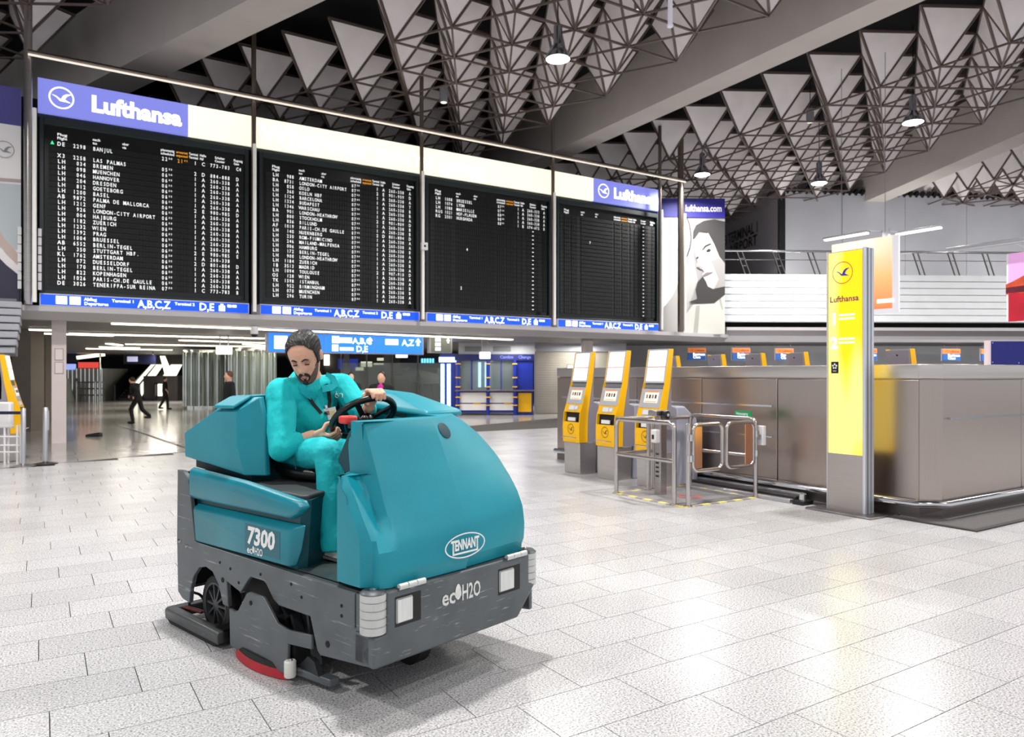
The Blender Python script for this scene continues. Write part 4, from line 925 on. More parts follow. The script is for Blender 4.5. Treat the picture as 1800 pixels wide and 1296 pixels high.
    MB().tube([(-.075, .19, .60), (-.14, .17, .61), (-.14, -.12, .61), (-.075, -.14, .60)], .008, 6).build('bag_hook', steel2, o)
    return o
k0 = kiosk((7.52, 8.06, 0), 0, 'nearest yellow self-service kiosk of three, behind the steel gate', 'yellow kiosks facing the hall')
dup(k0, (7.52, 8.98, 0), 0, 'middle yellow self-service kiosk of the row of three')
dup(k0, (7.52, 9.86, 0), 0, 'leftmost yellow self-service kiosk of the row of three')
dup(k0, (16.9, 22.5, 0), R(20), 'small distant yellow kiosk in front of the beige roller shutter')
for k, (px, lbl) in enumerate([(1603, 'kiosk seen from behind, grey back with yellow edge, between pylon and navy divider'), (1420, 'kiosk back just left of the pylon, above island'), (1346, 'kiosk back second from the pylon, leftward, above island'), (1277, 'kiosk back third from the pylon, leftward, above island'), (1198, 'kiosk back directly right of the nearest yellow kiosk')]):
    D = [11.0, 12.6, 13.2, 14.0, 15.2][k]; c = hit(px, CY, D=D); q = dup(k0, (c.x, c.y, 0), R(180 - 14), lbl, skip=('emblem', 'bag_hook', 'document', 'screen_picture')); q['group'] = 'kiosks seen from behind'
kl = dup(k0, (-.36, 17.06, 0), R(172), 'yellow kiosk cut off by the left photo edge, behind the stanchions'); kl['group'] = 'kiosk at the left edge'
# ------------------------------------------------------------------ steel access gate on its floor plate
GX0, GX1, GY0, GY1 = 6.72, 8.05, 6.58, 7.86
o = thing('floor_plate', 'chequered floor plate with yellow hatch tape beneath the steel gate', 'floor plate', (GX0, GY0, 0))
MB().box((0, 0, .0), (GX1 - GX0, GY1 - GY0, .008)).build('plate', M('chequer_plate', (170, 168, 172), .4, .6, noise=(40, .25), bump=(50, .5)), o)
yt = M('yellow_tape', (232, 216, 120), .5); gt = M('grey_tape', (150, 144, 140), .5)
for side in range(4):
    L_ = (GX1 - GX0) if side % 2 == 0 else (GY1 - GY0); nn_ = 9
    for k in range(nn_):
        a0, a1 = L_ * k / nn_, L_ * (k + .98) / nn_; m = MB()
        if side == 0: m.box((a0, -.04, .001), (a1, .02, .0095))
        elif side == 2: m.box((a0, GY1 - GY0 - .02, .001), (a1, GY1 - GY0 + .04, .0095))
        elif side == 1: m.box((GX1 - GX0 - .02, a0, .001), (GX1 - GX0 + .04, a1, .0095))
        else: m.box((-.04, a0, .001), (.02, a1, .0095))
        m.build('hatch_tape', yt if k % 2 == 0 else gt, o)
m = MB(); c_ = Vector((.62, .5, .0105)); vs_ = []
for k in range(24):
    t = 2 * math.pi * k / 24; vs_ += [c_ + Vector((.15 * math.cos(t), .15 * math.sin(t), 0)), c_ + Vector((.12 * math.cos(t), .12 * math.sin(t), 0))]
m.add(vs_, [(2 * k, 2 * ((k + 1) % 24), 2 * ((k + 1) % 24) + 1, 2 * k + 1) for k in range(24)]); m.build('red_ring', M('red_ring', (225, 90, 80), .5), o)
pipe = M('gate_pipe', (196, 190, 188), .22, 1)
def rnd(pts, r=.09, n=5):
    out = [Vector(pts[0])]
    for a, b, c in zip(pts, pts[1:], pts[2:]):
        a, b, c = map(Vector, (a, b, c)); d1 = (a - b).normalized(); d2 = (c - b).normalized()
        for k in range(n + 1):
            t = k / n; out.append((b + d1 * r) * (1 - t) ** 2 + b * 2 * t * (1 - t) + (b + d2 * r) * t * t)
    out.append(Vector(pts[-1])); return out
def foot(m, x, y): m.lathe((x, y, 0), [(.055, .0), (.055, .012), (.03, .02), (.03, .03)], 12)
PR = .03
g1 = thing('barrier_rail', 'steel pipe barrier with mid rail wrapping the near kiosk, left of the gate', 'barrier', (GX0, GY0, .0))
y0, y1 = .17, GY1 - GY0; X1 = .68
m = MB(); m.tube(rnd([(0, y0, .02), (0, y0, 1.03), (0, y1, 1.03), (0, y1, .02)]), PR, 10); foot(m, 0, y0); foot(m, 0, y1); m.build('front_hoop', pipe, g1, smooth=50)
m = MB(); m.tube(rnd([(0, y1, 1.03), (.55, y1, 1.03), (X1, y1, 1.03), (X1, y1, .02)]), PR, 10); foot(m, X1, y1); m.build('side_hoop', pipe, g1, smooth=50)
m = MB(); m.tube([(0, y0, .55), (0, y1, .55), (X1, y1, .55)], PR * .9, 10); m.build('mid_rail', pipe, g1, smooth=50)
g2 = thing('gate_frame', 'steel pipe gate frame whose rear rail runs along the island', 'barrier', (GX0, GY0, 0))
XR, YR = GX1 - GX0, GY1 - GY0 - .1
m = MB(); m.tube(rnd([(XR, .0, .02), (XR, .0, 1.05), (XR, YR, 1.05), (XR, YR, .02)]), PR, 10); foot(m, XR, 0); foot(m, XR, YR); m.build('rear_hoop', pipe, g2, smooth=50)
m = MB(); m.tube([(XR, 0, .55), (XR, YR, .55)], PR * .9, 10); m.build('mid_rail', pipe, g2, smooth=50)
m = MB(); m.tube([(.07, .0, .02), (.07, .0, 1.03)], PR, 10); foot(m, .07, 0); m.lathe((.07, 0, 1.03), [(PR, 0), (PR * .6, .01)], 10); m.build('hinge_post', pipe, g2, smooth=50)
m = MB(); m.tube([(.55, YR + .05, .02), (.55, YR + .05, 1.03)], PR, 10); foot(m, .55, YR + .05); m.tube(rnd([(.55, YR + .05, .98), (.75, YR + .03, 1.02), (1.0, YR, 1.02), (XR, YR, 1.02)]), PR * .9, 8); m.build('rear_post', pipe, g2, smooth=50)
def leaf(a, b, lbl, flip):
    o = thing('swing_gate', lbl, 'gate', (GX0, GY0, .0), 0, 'rounded swing gates'); a, b = Vector(a), Vector(b); d = (b - a).normalized()
    P = lambda s_, z: a + d * s_ + Vector((0, 0, z)); L_ = (b - a).length
    pts = []
    for (cx_, cz_, t0) in ((L_ - .09, .93, 0), (.09, .93, 90), (.09, .53, 180), (L_ - .09, .53, 270)):
        for k in range(6):
            t = R(t0 + 90 * k / 5); pts.append(P(cx_ + .09 * math.cos(t), cz_ + .09 * math.sin(t)))
    MB().tube(pts, .025, 8, closed=True).build('hoop', pipe, o, smooth=50)
    s0, s1 = (L_ - .16, L_ - .02) if flip else (.02, .16)
    m = MB(); c_ = P((s0 + s1) / 2, .73); m.obox(c_, d * (s1 - s0) / 2, d.cross(EZ) * .006, EZ * .26); m.build('orange_plate', M('orange_glint_steel', (236, 176, 140), .25, 1), o)  # steel plate with its orange reflection put into the base colour
    e_ = P(L_ + .05, 0) if flip else P(-.05, 0)
    for z in (.60, .86):
        m = MB(); m.lathe(e_ + EZ * z - EZ * .04, [(.042, 0), (.042, .08)], 12); m.bar(e_ + EZ * z, P(L_ if flip else 0, z), .03); m.build('hinge', steel2, o, smooth=50)
leaf((.13, -.02, 0), (.66, -.02, 0), 'left rounded swing gate leaf with orange-tinted plate at its hinge', False)
leaf((.74, -.02, 0), (XR - .07, -.02, 0), 'right rounded swing gate leaf with orange-tinted plate, below green sign', True)
o = thing('card_reader_post', 'slim steel post with black scanner and white card reader by the gate', 'post', (GX0 + .42, GY0 + .85, 0))
MB().box((-.06, -.06, 0), (.06, .06, 1.08)).build('post', steel, o, bev=.01); MB().box((-.16, -.08, 1.08), (.10, .08, 1.16)).build('head', steel, o, bev=.01)
MB().lathe((-.02, -.1, 1.10), [(.05, 0), (.055, .05), (.035, .06)], 14, (0, -1, 0)).build('scanner', black, o, smooth=50); MB().lathe((-.02, -.165, 1.10), [(.02, 0), (.02, .006)], 12, (0, -1, 0)).build('scanner_lens', ltgrey, o)
MB().box((-.15, -.06, .72), (-.06, .04, .90)).build('card_reader', white, o, bev=.015); MB().box((-.155, -.03, .77), (-.15, .01, .83)).build('reader_window', black, o)
for k in range(6): MB().box((-.062, -.03, .25 + k * .06), (-.06, .03, .275 + k * .06)).build('vent_slot', black, o)
o = thing('notice_sign', 'small green notice sign with white lettering fixed on the gate rail', 'sign', (GX1 + .03, GY0 + .12, 1.03))
MB().box((0, -.02, 0), (.012, .26, .12)).build('sign_plate', M('sign_green', (22, 150, 92), .5), o); m = MB(); text(m, 'Notausgang', (-.002, .235, .065), mE, EZ, .05, fit=.2); text(m, 'freihalten', (-.002, .2, .018), mE, EZ, .045, fit=.14); m.build('lettering', wtext, o)
o = thing('latch_box', 'white paper and steel latch box on the right gate post', 'latch', (GX1 + .05, GY0 - .03, .70))
MB().box((.0, -.05, 0), (.06, .05, .26)).build('case', white, o, bev=.008); MB().box((-.03, -.03, .08), (.0, .03, .14)).build('latch', steel2, o)
# ------------------------------------------------------------------ hanging poster lamps and banners at right
def hung(px, y0, y1, D, lbl, wl, wr, prints, zt, lampdx, lit):
    c = hit(px, CY, D=D); o = thing('hanging_poster', lbl, 'poster', (c.x, c.y, 0)); k = D / F_PX; z0, z1 = CAMH + (CY - y1) * k, CAMH + (CY - y0) * k
    MB().box((-.03, -wr, z0), (.03, wl, z1)).build('panel', M('poster_frame_white', (232, 230, 238), .5, emit=.2), o, bev=.01)
    for k_, (nm, mt, ya, yb, f0, f1) in enumerate(prints): MB().box((-.036 - .001 * k_, -wr + (wl + wr) * ya, z0 + (z1 - z0) * f0), (-.03, -wr + (wl + wr) * yb, z0 + (z1 - z0) * f1)).build(nm, mt, o)
    return o, z0, z1
gr = M('orange_gradient_print', (245, 150, 70), .5, emit=.35)
nt = gr.node_tree; N = nt.nodes; tc = N.new('ShaderNodeTexCoord'); sp = N.new('ShaderNodeSeparateXYZ'); r = N.new('ShaderNodeValToRGB'); mr = N.new('ShaderNodeMapRange'); mr.inputs[1].default_value = 3.1; mr.inputs[2].default_value = 4.9
nt.links.new(tc.outputs['Object'], sp.inputs[0]); nt.links.new(sp.outputs['Z'], mr.inputs[0]); nt.links.new(mr.outputs[0], r.inputs[0]); e = r.color_ramp.elements
e[0].color = rgb((240, 120, 72)); e[1].color = rgb((255, 238, 210)); k_ = e.new(.5); k_.color = rgb((248, 196, 130)); nt.links.new(r.outputs[0], N['Principled BSDF'].inputs['Base Color']); nt.links.new(r.outputs[0], N['Principled BSDF'].inputs['Emission Color'])
def lampbar(o, z, y0, y1, x, on=True):
    MB().box((x - .07, y0, z), (x + .07, y1, z + .05)).build('lamp_housing', alu, o, bev=.01); MB().box((x - .055, y0 + .03, z - .03), (x + .055, y1 - .03, z)).build('lamp_tube', M('poster_lamp_tube', (255, 252, 246), .5, emit=6) if on else ltgrey, o)
o, z0, z1 = hung(1581, 412, 549, 17.5, 'orange gradient hanging poster under two bar lamps, right of the pylon', 1.75, .0, [('orange_print', gr, .09, 1, .06, 1)], 0, 0, 1)
m = MB(); m.box((-.045, .13, z0 + .25), (-.04, .53, z0 + .34)); m.build('lettering', white_lit, o)
MB().box((-.036, 1.05, z0), (-.03, 1.06, z1)).build('fold_line', grey, o)
for x, ya, yb in ((-.35, .55, 1.75), (.45, -.75, .35)): lampbar(o, z1 + .1, ya, yb, x)
MB().bar((-.35, .6, z1 + .14), (.45, .25, z1 + .14), .03).build('lamp_arm', alu, o); MB().box((.0, .28, z1), (.1, .42, z1 + .2)).build('lamp_mount', alu, o)
for y in (.35, 1.5): MB().tube([(0, y, z1 + .1), (0, y, 9.4)], .008, 5).build('wire', grey, o)
def castle(o, z0, z1):
    red = M('red_print', (176, 20, 44), .5, emit=.25, noise=(1.5, .3)); pk = M('pink_sky_print', (226, 170, 222), .5, emit=.35, noise=(1.2, .1)); dk = M('dark_city_print', (96, 20, 40), .5, noise=(5, .4)); org = M('amber_print', (214, 84, 50), .5, noise=(6, .4))
    return red, pk, dk, org
red, pk, dk, org = castle(None, 0, 0)
o, z0, z1 = hung(1770, 447, 566, 13.5, 'red and pink hanging poster of a hilltop town at right photo edge', .0, 2.6, [('red_print', red, 0, .985, .0, .45), ('pink_print', pk, 0, .985, .45, 1)], 0, 0, 0)
m = MB(); H_ = z1 - z0
m.prism([(-.0, .40), (-.12, .42), (-.5, .38), (-.9, .42), (-2.4, .42), (-2.4, .62), (-1.2, .66), (-.72, .72), (-.62, .76), (-.54, .70), (-.3, .66), (-.1, .58), (0, .55)], -.041, -.036, lambda p, d: (d, p[0], z0 + H_ * p[1])); m.build('town_print', org, o)
m = MB(); m.prism([(0, .42), (-2.4, .42), (-2.4, .5), (-1.0, .56), (-.5, .52), (0, .5)], -.044, -.041, lambda p, d: (d, p[0], z0 + H_ * p[1])); m.build('shadow_print', dk, o)
lampbar(o, z1 + .16, -.7, .9, -.3, False); MB().bar((-.3, -.2, z1 + .18), (0, -.35, z1 + .06), .03).build('lamp_arm', alu, o); MB().box((-.04, -.42, z1), (.06, -.3, z1 + .14)).build('lamp_mount', grey, o)
for y in (-.4, -2.2): MB().tube([(0, y, z1 + .05), (0, y, 9.4)], .008, 5).build('wire', grey, o)
# ------------------------------------------------------------------ stanchions
for (px, py_, lbl) in ((41, 820, 'left silver belt stanchion holding a dark blue belt'), (80, 816, 'right silver belt stanchion without belt, darker foot')):
    c = hit(px, py_, z=0); o = thing('belt_stanchion', lbl, 'stanchion', (c.x, c.y, 0), R(YAW), 'silver belt stanchions')
    MB().lathe((0, 0, 0), [(.2, 0), (.2, .012), (.06, .035), (.045, .05)], 24).build('foot', steel if px < 60 else M('dark_foot', (80, 76, 78), .4, .7), o, smooth=40); MB().lathe((0, 0, .03), [(.042, 0), (.042, 1.0), (.035, 1.01)], 16).build('post', alu, o, smooth=50)
    if px > 60: MB().box((.03, -.02, .62), (.055, .02, .98)).build('clip_strip', ltgrey, o)
    else: MB().box((-1.2, -.008, .93), (-.03, .008, .985)).build('belt', M('belt_navy', (22, 26, 62), .6), o)
o, fx, fz = cthing('luggage_rack', 'white metal wire rack standing by the left kiosk', 'rack', 18, 13.55)
for q in (8, 30): 
    for d_ in (0, .1): MB().tube([(fx(q), d_, 0), (fx(q), d_, .72)], .018, 6).build('upright', white, o, smooth=50)
for y in (795, 783, 768): MB().tube([(fx(-15), 0, fz(y)), (fx(33), 0, fz(y))], .016, 6).build('crossbar', white, o, smooth=50)
MB().box((fx(-20), -.02, fz(753)), (fx(19), .1, fz(707))).build('white_box', white, o, bev=.03)
# ------------------------------------------------------------------ pendant lamps
refl = M('lamp_reflector', (150, 152, 160), .2, .9); bulb = M('lamp_lens', (250, 250, 255), .5, emit=14)
for k, p in enumerate(PENDANTS):
    o = thing('pendant_lamp', ['bright pendant hall lamp under the space frame, left of the big beam', 'bright pendant hall lamp nearest the right end of the ceiling', 'bright pendant hall lamp above the end of the board rail', 'bright pendant hall lamp above the yellow pylon'][k], 'lamp', p, 0, 'pendant hall lamps')
    MB().lathe((0, 0, 0), [(.29, -.2), (.26, -.1), (.15, .08), (.1, .14), (.1, .55), (.05, .6)], 20).build('reflector', refl, o, smooth=40); MB().lathe((0, 0, -.23), [(.20, .0), (.27, .03)], 20).build('lens', bulb, o, smooth=50); MB().tube([(0, 0, .55), (0, 0, 11.58 - p[2])], .015, 6).build('cable', black, o)
for px, py_, D, lbl in ((780, 180, 21, 'small dark cylindrical downlight above the third flight board'), (1124, 18, 16.5, 'small cylindrical downlight at top beside the hanging tube'), (1424, 215, 24, 'small cylindrical downlight between beam and far pendant lamps'), (1605, 178, 24.5, 'small cylindrical downlight above the nearest right pendant lamp')):
    p = hit(px, py_, D=D); o = thing('downlight', lbl, 'lamp', p); MB().lathe((0, 0, 0), [(.11, 0), (.12, .06), (.12, .42), (.06, .46)], 14).build('body', grey, o, smooth=50); MB().lathe((0, 0, -.012), [(.09, 0), (.09, .012)], 14).build('lens', M('dim_lens', (230, 228, 220), .5, emit=.8), o); MB().tube([(0, 0, .46), (0, 0, 11.58 - p.z)], .012, 6).build('cable', black, o)
p = hit(1178, 48, D=14.5); o = thing('tube_lamp', 'white vertical tube hanging at the top of the photo', 'lamp', p); MB().lathe((0, 0, 0), [(.05, 0), (.065, .02), (.065, .05), (.048, .06), (.048, 1.4)], 14).build('tube', M('tube_white', (214, 212, 224), .4, emit=.2), o, smooth=50); MB().tube([(0, 0, 1.4), (0, 0, 11.58 - p.z)], .012, 6).build('cable', black, o)
# ------------------------------------------------------------------ ride-on floor scrubber (local x forward, y to its left)
SO = Vector((1.335, 5.522, 0)); SR = math.atan2(-.963, .267)
sc = thing('floor_scrubber', 'teal and grey ride-on floor scrubber numbered 7300 carrying a cleaner', 'cleaning machine', SO, SR)
XZ = lambda p, d: (p[0], d, p[1])
def curve(tab, z):
    for (z0, x0), (z1, x1) in zip(tab, tab[1:]):
        if z <= z1: return x0 + (x1 - x0) * max(0, min(1, (z - z0) / (z1 - z0)))
    return tab[-1][1]
XC = [(.61, 2.14), (.68, 2.155), (.74, 2.152), (.834, 2.135), (.893, 2.113), (.996, 2.069), (1.114, 2.01), (1.234, 1.945), (1.336, 1.893), (1.40, 1.848)]
XE = [(.61, 2.13), (.80, 2.10), (.87, 2.055), (.98, 2.0), (1.12, 1.945), (1.26, 1.885), (1.385, 1.832), (1.40, 1.82)]
XL = [(.61, 2.09), (.767, 2.104), (.866, 2.09), (.95, 2.05), (1.026, 1.996), (1.155, 1.879), (1.269, 1.733), (1.351, 1.581), (1.40, 1.44)]
XF = [(.61, 2.05), (.80, 2.05), (.86, 2.035), (.92, 2.005), (1.0, 1.955), (1.08, 1.90), (1.135, 1.845)]
rings = []
lv = [.61, .65, .68, .70, .74, .78, .834, .87, .91, .95, 1.0, 1.04, 1.08, 1.11, 1.135, 1.1351, 1.17, 1.22, 1.27, 1.31, 1.345, 1.37, 1.39, 1.40]
for i, z in enumerate(lv):
    xc, xe, xl = curve(XC, z), curve(XE, z), curve(XL, z); up = i >= 15; ins = .012 if z < .68 else 0
    xc -= ins; xe -= ins; xl -= ins
    if not up:
        xf = curve(XF, z); t = max(0, min(1, (z - .80) / .12)); yo = -.585 + .012 * max(0, (z - 1.08) / .055)
        ring = [(1.82, yo), (1.90 if xf > 1.92 else (1.82 + xf) / 2, yo - .003), (xf - .04, yo), (xf, yo + .03 + .02 * (1 - t)), (min(xf + .05, xe - .01) * (1 - t) + t * (xf - .02), -.535 + t * .05), (min(xe, xf + .09) * (1 - t) + t * min(xf - .01, xe - .06), -.49 + t * .03)]
    else:
        xb = 1.72 - .02 * min(1, (z - 1.135) / .165) if z < 1.3 else 1.70 + (z - 1.3) * 1.2
        ring = [(xb, -.435), (xb + .02, -.436), (xb + (xe - xb) * .4, -.437), (xb + (xe - xb) * .6, -.437), (xb + (xe - xb) * .8, -.437), (xe - .03, -.436)]
    ring += [(xe, -.425), (xe + (xc - xe) * .12, -.405), (xe + (xc - xe) * .55, -.22), (xc - .003, -.08), (xc, .022), (xc - .016, .036)]
    for y in (.14, .24, .34, .42, .48): ring.append((xl + (xc - .016 - xl) * (1 - ((y - .036) / .53) ** 1.45), y))
    e = max(.06, .09)
    ring += [(xl - .004, .53), (xl - .03, .558), (xl - .09, .572), (min(1.30, xl - .15), .575), (min(1.30, xl - .15), .30), (1.55 if z < 1.36 else 1.42, .28), (1.66, .24), (1.68, -.40)]
    if not up: ring[-1] = (1.70, -.42)
    rings.append([Vector((x, y, z)) for x, y in ring])
m = MB(); m.loft(rings); m.build('hood', teal, sc, smooth=24)
from mathutils.bvhtree import BVHTree
hb = bpy.data.objects['hood'].data; bvh = BVHTree.FromPolygons([v.co.copy() for v in hb.vertices], [tuple(p.vertices) for p in hb.polygons]); inv3 = Matrix.Rotation(-SR, 3, 'Z')
camL = inv3 @ (Vector((0, 0, CAMH)) - SO)
def aim(px, py): return (inv3 @ (UD + UX * ((px - CX) / F_PX) + Vector((0, 0, (CY - py) / F_PX)))).normalized()
h_ = bvh.ray_cast(camL, aim(781, 757))
if h_[0]: MB().lathe(h_[0] - h_[1] * .01, [(.05, .0), (.05, .0125), (.044, .014)], 28, h_[1]).build('cup_hole', M('cup_hole_teal', (0, 58, 70), .5), sc, smooth=40)
# left side box with lid
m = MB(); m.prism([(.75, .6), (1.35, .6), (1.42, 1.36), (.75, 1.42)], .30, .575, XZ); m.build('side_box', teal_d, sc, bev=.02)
m = MB(); m.loft([[Vector((.72, .27, 1.43)), Vector((1.53, .27, 1.385)), Vector((1.53, .585, 1.385)), Vector((.72, .585, 1.43))], [Vector((.72, .27, 1.47)), Vector((1.52, .28, 1.42)), Vector((1.52, .575, 1.42)), Vector((.72, .575, 1.47))], [Vector((.78, .33, 1.545)), Vector((1.10, .36, 1.525)), Vector((1.10, .52, 1.525)), Vector((.78, .53, 1.545))]]); m.build('side_lid', teal, sc, bev=.014)
# lower body with stepped groove
m = MB()
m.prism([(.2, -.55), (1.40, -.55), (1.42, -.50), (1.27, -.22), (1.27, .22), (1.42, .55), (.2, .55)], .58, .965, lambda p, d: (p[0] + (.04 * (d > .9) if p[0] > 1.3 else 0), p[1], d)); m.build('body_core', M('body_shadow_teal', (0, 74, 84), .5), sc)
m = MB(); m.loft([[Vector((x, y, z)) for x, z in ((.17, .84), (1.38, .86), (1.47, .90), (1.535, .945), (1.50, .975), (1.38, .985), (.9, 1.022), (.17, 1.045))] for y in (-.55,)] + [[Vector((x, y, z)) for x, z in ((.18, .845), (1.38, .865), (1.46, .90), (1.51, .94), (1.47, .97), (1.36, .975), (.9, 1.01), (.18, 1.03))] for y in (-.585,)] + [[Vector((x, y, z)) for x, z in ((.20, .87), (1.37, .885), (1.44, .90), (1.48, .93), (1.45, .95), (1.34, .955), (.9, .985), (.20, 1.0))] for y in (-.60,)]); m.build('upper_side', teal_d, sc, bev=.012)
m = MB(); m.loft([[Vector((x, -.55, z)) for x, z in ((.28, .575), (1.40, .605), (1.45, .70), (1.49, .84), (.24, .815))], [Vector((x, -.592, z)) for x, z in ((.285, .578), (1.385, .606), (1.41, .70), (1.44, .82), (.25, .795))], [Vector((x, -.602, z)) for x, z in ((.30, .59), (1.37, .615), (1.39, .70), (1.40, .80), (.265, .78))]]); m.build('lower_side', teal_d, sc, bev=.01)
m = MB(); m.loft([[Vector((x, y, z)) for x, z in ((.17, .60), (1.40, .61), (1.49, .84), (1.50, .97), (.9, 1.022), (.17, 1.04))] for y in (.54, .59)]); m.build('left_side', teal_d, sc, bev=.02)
m = MB(); m.prism([(.3, -.52), (1.42, -.54), (1.44, -.50), (1.30, -.2), (1.30, .2), (1.44, .5), (1.42, .56), (.3, .56)], .955, .99, lambda p, d: (p[0], p[1], d)); m.build('seat_deck', M('seat_deck_grey', (58, 60, 64), .5), sc, bev=.01)
# recovery tank
def mir(pr, y, s=1): return [Vector((x, y, z)) for x, z in pr]
P0 = [(-.05, 1.09), (-.055, 1.25), (.38, 1.415), (.66, 1.425), (.66, 1.22), (.755, 1.035)]
P1 = [(-.10, 1.09), (-.105, 1.28), (.40, 1.495), (.76, 1.51), (.80, 1.40), (.84, 1.03)]
P2 = [(-.10, 1.09), (-.105, 1.28), (.40, 1.495), (.44, 1.505), (.43, 1.40), (.42, 1.03)]
m = MB(); m.loft([mir(P0, -.515), mir(P1, -.415), mir(P1, -.385), mir(P2, -.37), mir(P2, .37), mir(P1, .385), mir(P1, .415), mir(P0, .515)]); m.build('recovery_tank', teal, sc, bev=.016)
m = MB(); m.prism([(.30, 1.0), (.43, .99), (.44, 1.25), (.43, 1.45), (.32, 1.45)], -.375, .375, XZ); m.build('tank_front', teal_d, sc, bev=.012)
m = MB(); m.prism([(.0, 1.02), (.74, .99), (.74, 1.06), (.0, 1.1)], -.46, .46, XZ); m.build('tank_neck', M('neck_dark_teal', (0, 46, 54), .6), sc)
m = MB()
def lidp(x, y, dz=0): return Vector((x, y, 1.44 + .07 * max(0, min(1, (y + .52) / .12)) + dz))
for a, b in (((.40, -.53), (.64, -.49)), ((.40, -.49), (.46, -.28)), ((.57, -.49), (.64, -.28))):
    pass
m.loft([[Vector((.40, -.535, 1.43)), Vector((.66, -.535, 1.435)), Vector((.66, -.535, 1.455)), Vector((.40, -.535, 1.45))], [Vector((.42, -.43, 1.488)), Vector((.68, -.43, 1.498)), Vector((.68, -.43, 1.52)), Vector((.42, -.43, 1.51))]])
m.loft([[Vector((.58, -.43, 1.495)), Vector((.68, -.43, 1.498)), Vector((.68, -.43, 1.52)), Vector((.58, -.43, 1.517))], [Vector((.60, -.1, 1.50)), Vector((.70, -.1, 1.505)), Vector((.70, -.1, 1.53)), Vector((.60, -.1, 1.525))]])
m.loft([[Vector((.42, -.43, 1.488)), Vector((.47, -.43, 1.49)), Vector((.47, -.43, 1.513)), Vector((.42, -.43, 1.51))], [Vector((.46, -.1, 1.49)), Vector((.51, -.1, 1.492)), Vector((.51, -.1, 1.525)), Vector((.46, -.1, 1.522))]])
m.loft([[Vector((.44, -.25, 1.49)), Vector((.69, -.25, 1.5)), Vector((.69, -.25, 1.525)), Vector((.44, -.25, 1.518))], [Vector((.46, .42, 1.49)), Vector((.70, .42, 1.505)), Vector((.70, .42, 1.53)), Vector((.46, .42, 1.522))]])
m.build('tank_lid', teal, sc, bev=.008)
# chassis side plates
side = [(.03, 1.017), (.11, 1.017), (.165, .99), (.20, .93), (.285, .575), (1.985, .585), (1.985, .41), (2.10, .41), (2.10, .25), (1.69, .205), (1.665, .225), (1.60, .385), (1.29, .378), (1.235, .40), (1.16, .47), (1.13, .482), (.985, .478), (.955, .455), (.87, .365), (.70, .40), (.72, .25), (.655, .25), (.60, .36), (.52, .425), (.43, .44), (.34, .42), (.26, .35), (.215, .25), (.205, .165), (.10, .175), (.035, .21), (.02, .56)]
for y0, y1 in ((-.60, -.572), (.572, .60)):
    m = MB(); m.prism(side, y0, y1, XZ); m.build('side_plate', gmetal, sc, bev=.004, seg=1)
m = MB(); m.prism([(.02, 1.0), (.02, .22), (.06, .22), (.06, 1.0)], -.58, .58, XZ); m.build('rear_plate', gmetal, sc)
m = MB(); m.prism([(.06, .5), (2.0, .53), (2.0, .588), (.06, .575)], -.575, .575, XZ); m.build('deck_plate', M('deck_plate_grey', (84, 92, 94), .4, .4, noise=(4, .2)), sc)
m = MB(); m.prism([(.75, .2), (1.95, .2), (1.95, .5), (.12, .5), (.12, .42), (.72, .42)], -.50, .50, XZ); m.build('underbody', M('underbody_black', (15, 15, 16), .7), sc)
MB().box((-.0, -.5, .25), (.1, .5, .95)).build('rear_core', M('underbody_black', (15, 15, 16)), sc)
m = MB()
for x, z in ((.05, .55), (.16, .53), (.75, .485), (.62, .50), (.85, .42), (1.1, .515), (1.42, .52), (1.52, .47), (1.88, .50), (1.88, .45)): m.lathe((x, -.599, z), [(.009, 0), (.009, .004)], 8, (0, -1, 0))
m.build('bolt_holes', dark, sc)
m = MB(); m.lathe((.655, -.599, .40), [(.016, 0), (.016, .004)], 12, (0, -1, 0)); m.lathe((1.76, -.599, .28), [(.017, 0), (.017, .004)], 12, (0, -1, 0)); m.build('round_holes', dark, sc)
for x, z in ((.07, .545), (.175, .53)): MB().lathe((x, -.6, z), [(.012, 0), (.008, .01)], 8, (0, -1, 0)).build('rivet', steel, sc)
m = MB(); m.loft([[Vector((1.43, -.56, .590)), Vector((1.8, -.56, .592)), Vector((1.8, .2, .592)), Vector((1.43, .2, .590))], [Vector((1.43, -.56, .594)), Vector((1.8, -.56, .596)), Vector((1.8, .2, .596)), Vector((1.43, .2, .594))]]); m.build('foot_tray', M('foot_tray', (96, 108, 110), .3, .6, noise=(6, .3)), sc)
# front bumper
bz = [(-.60, .245), (-.60, .40), (-.522, .40), (-.522, .605), (.515, .605), (.515, .43), (.585, .43), (.43, .245)]
m = MB(); m.prism(bz, 1.98, 2.15, lambda p, d: (d - (.012 if p[1] < .3 else 0) * (d > 2.1), p[0], p[1])); bum = m.build('front_bumper', gmetal, sc, bev=.014)
MB().box((2.0, -.6, .40), (2.04, .585, .585)).build('roller_mount', gmetal, sc)
for y in (-.563, .553):
    ro = MB().lathe((2.085, y, .395), [(.012, 0), (.012, .205), (.02, .21), (.02, .222), (.001, .228)], 12).build('corner_roller', steel2, sc, smooth=40)
    MB().lathe((2.085, y, .60), [(.066, 0), (.05, .012)], 20).build('roller_cap', M('cap_dark_grey', (70, 74, 78), .45, .4), ro, smooth=40)
    for k in range(5): MB().lathe((2.085, y, .405 + k * .039), [(.060, 0), (.064, .003), (.064, .034), (.060, .037)], 22).build('roller_disc', M('roller_grey', (196, 198, 196), .55, noise=(12, .06)), ro, smooth=40)
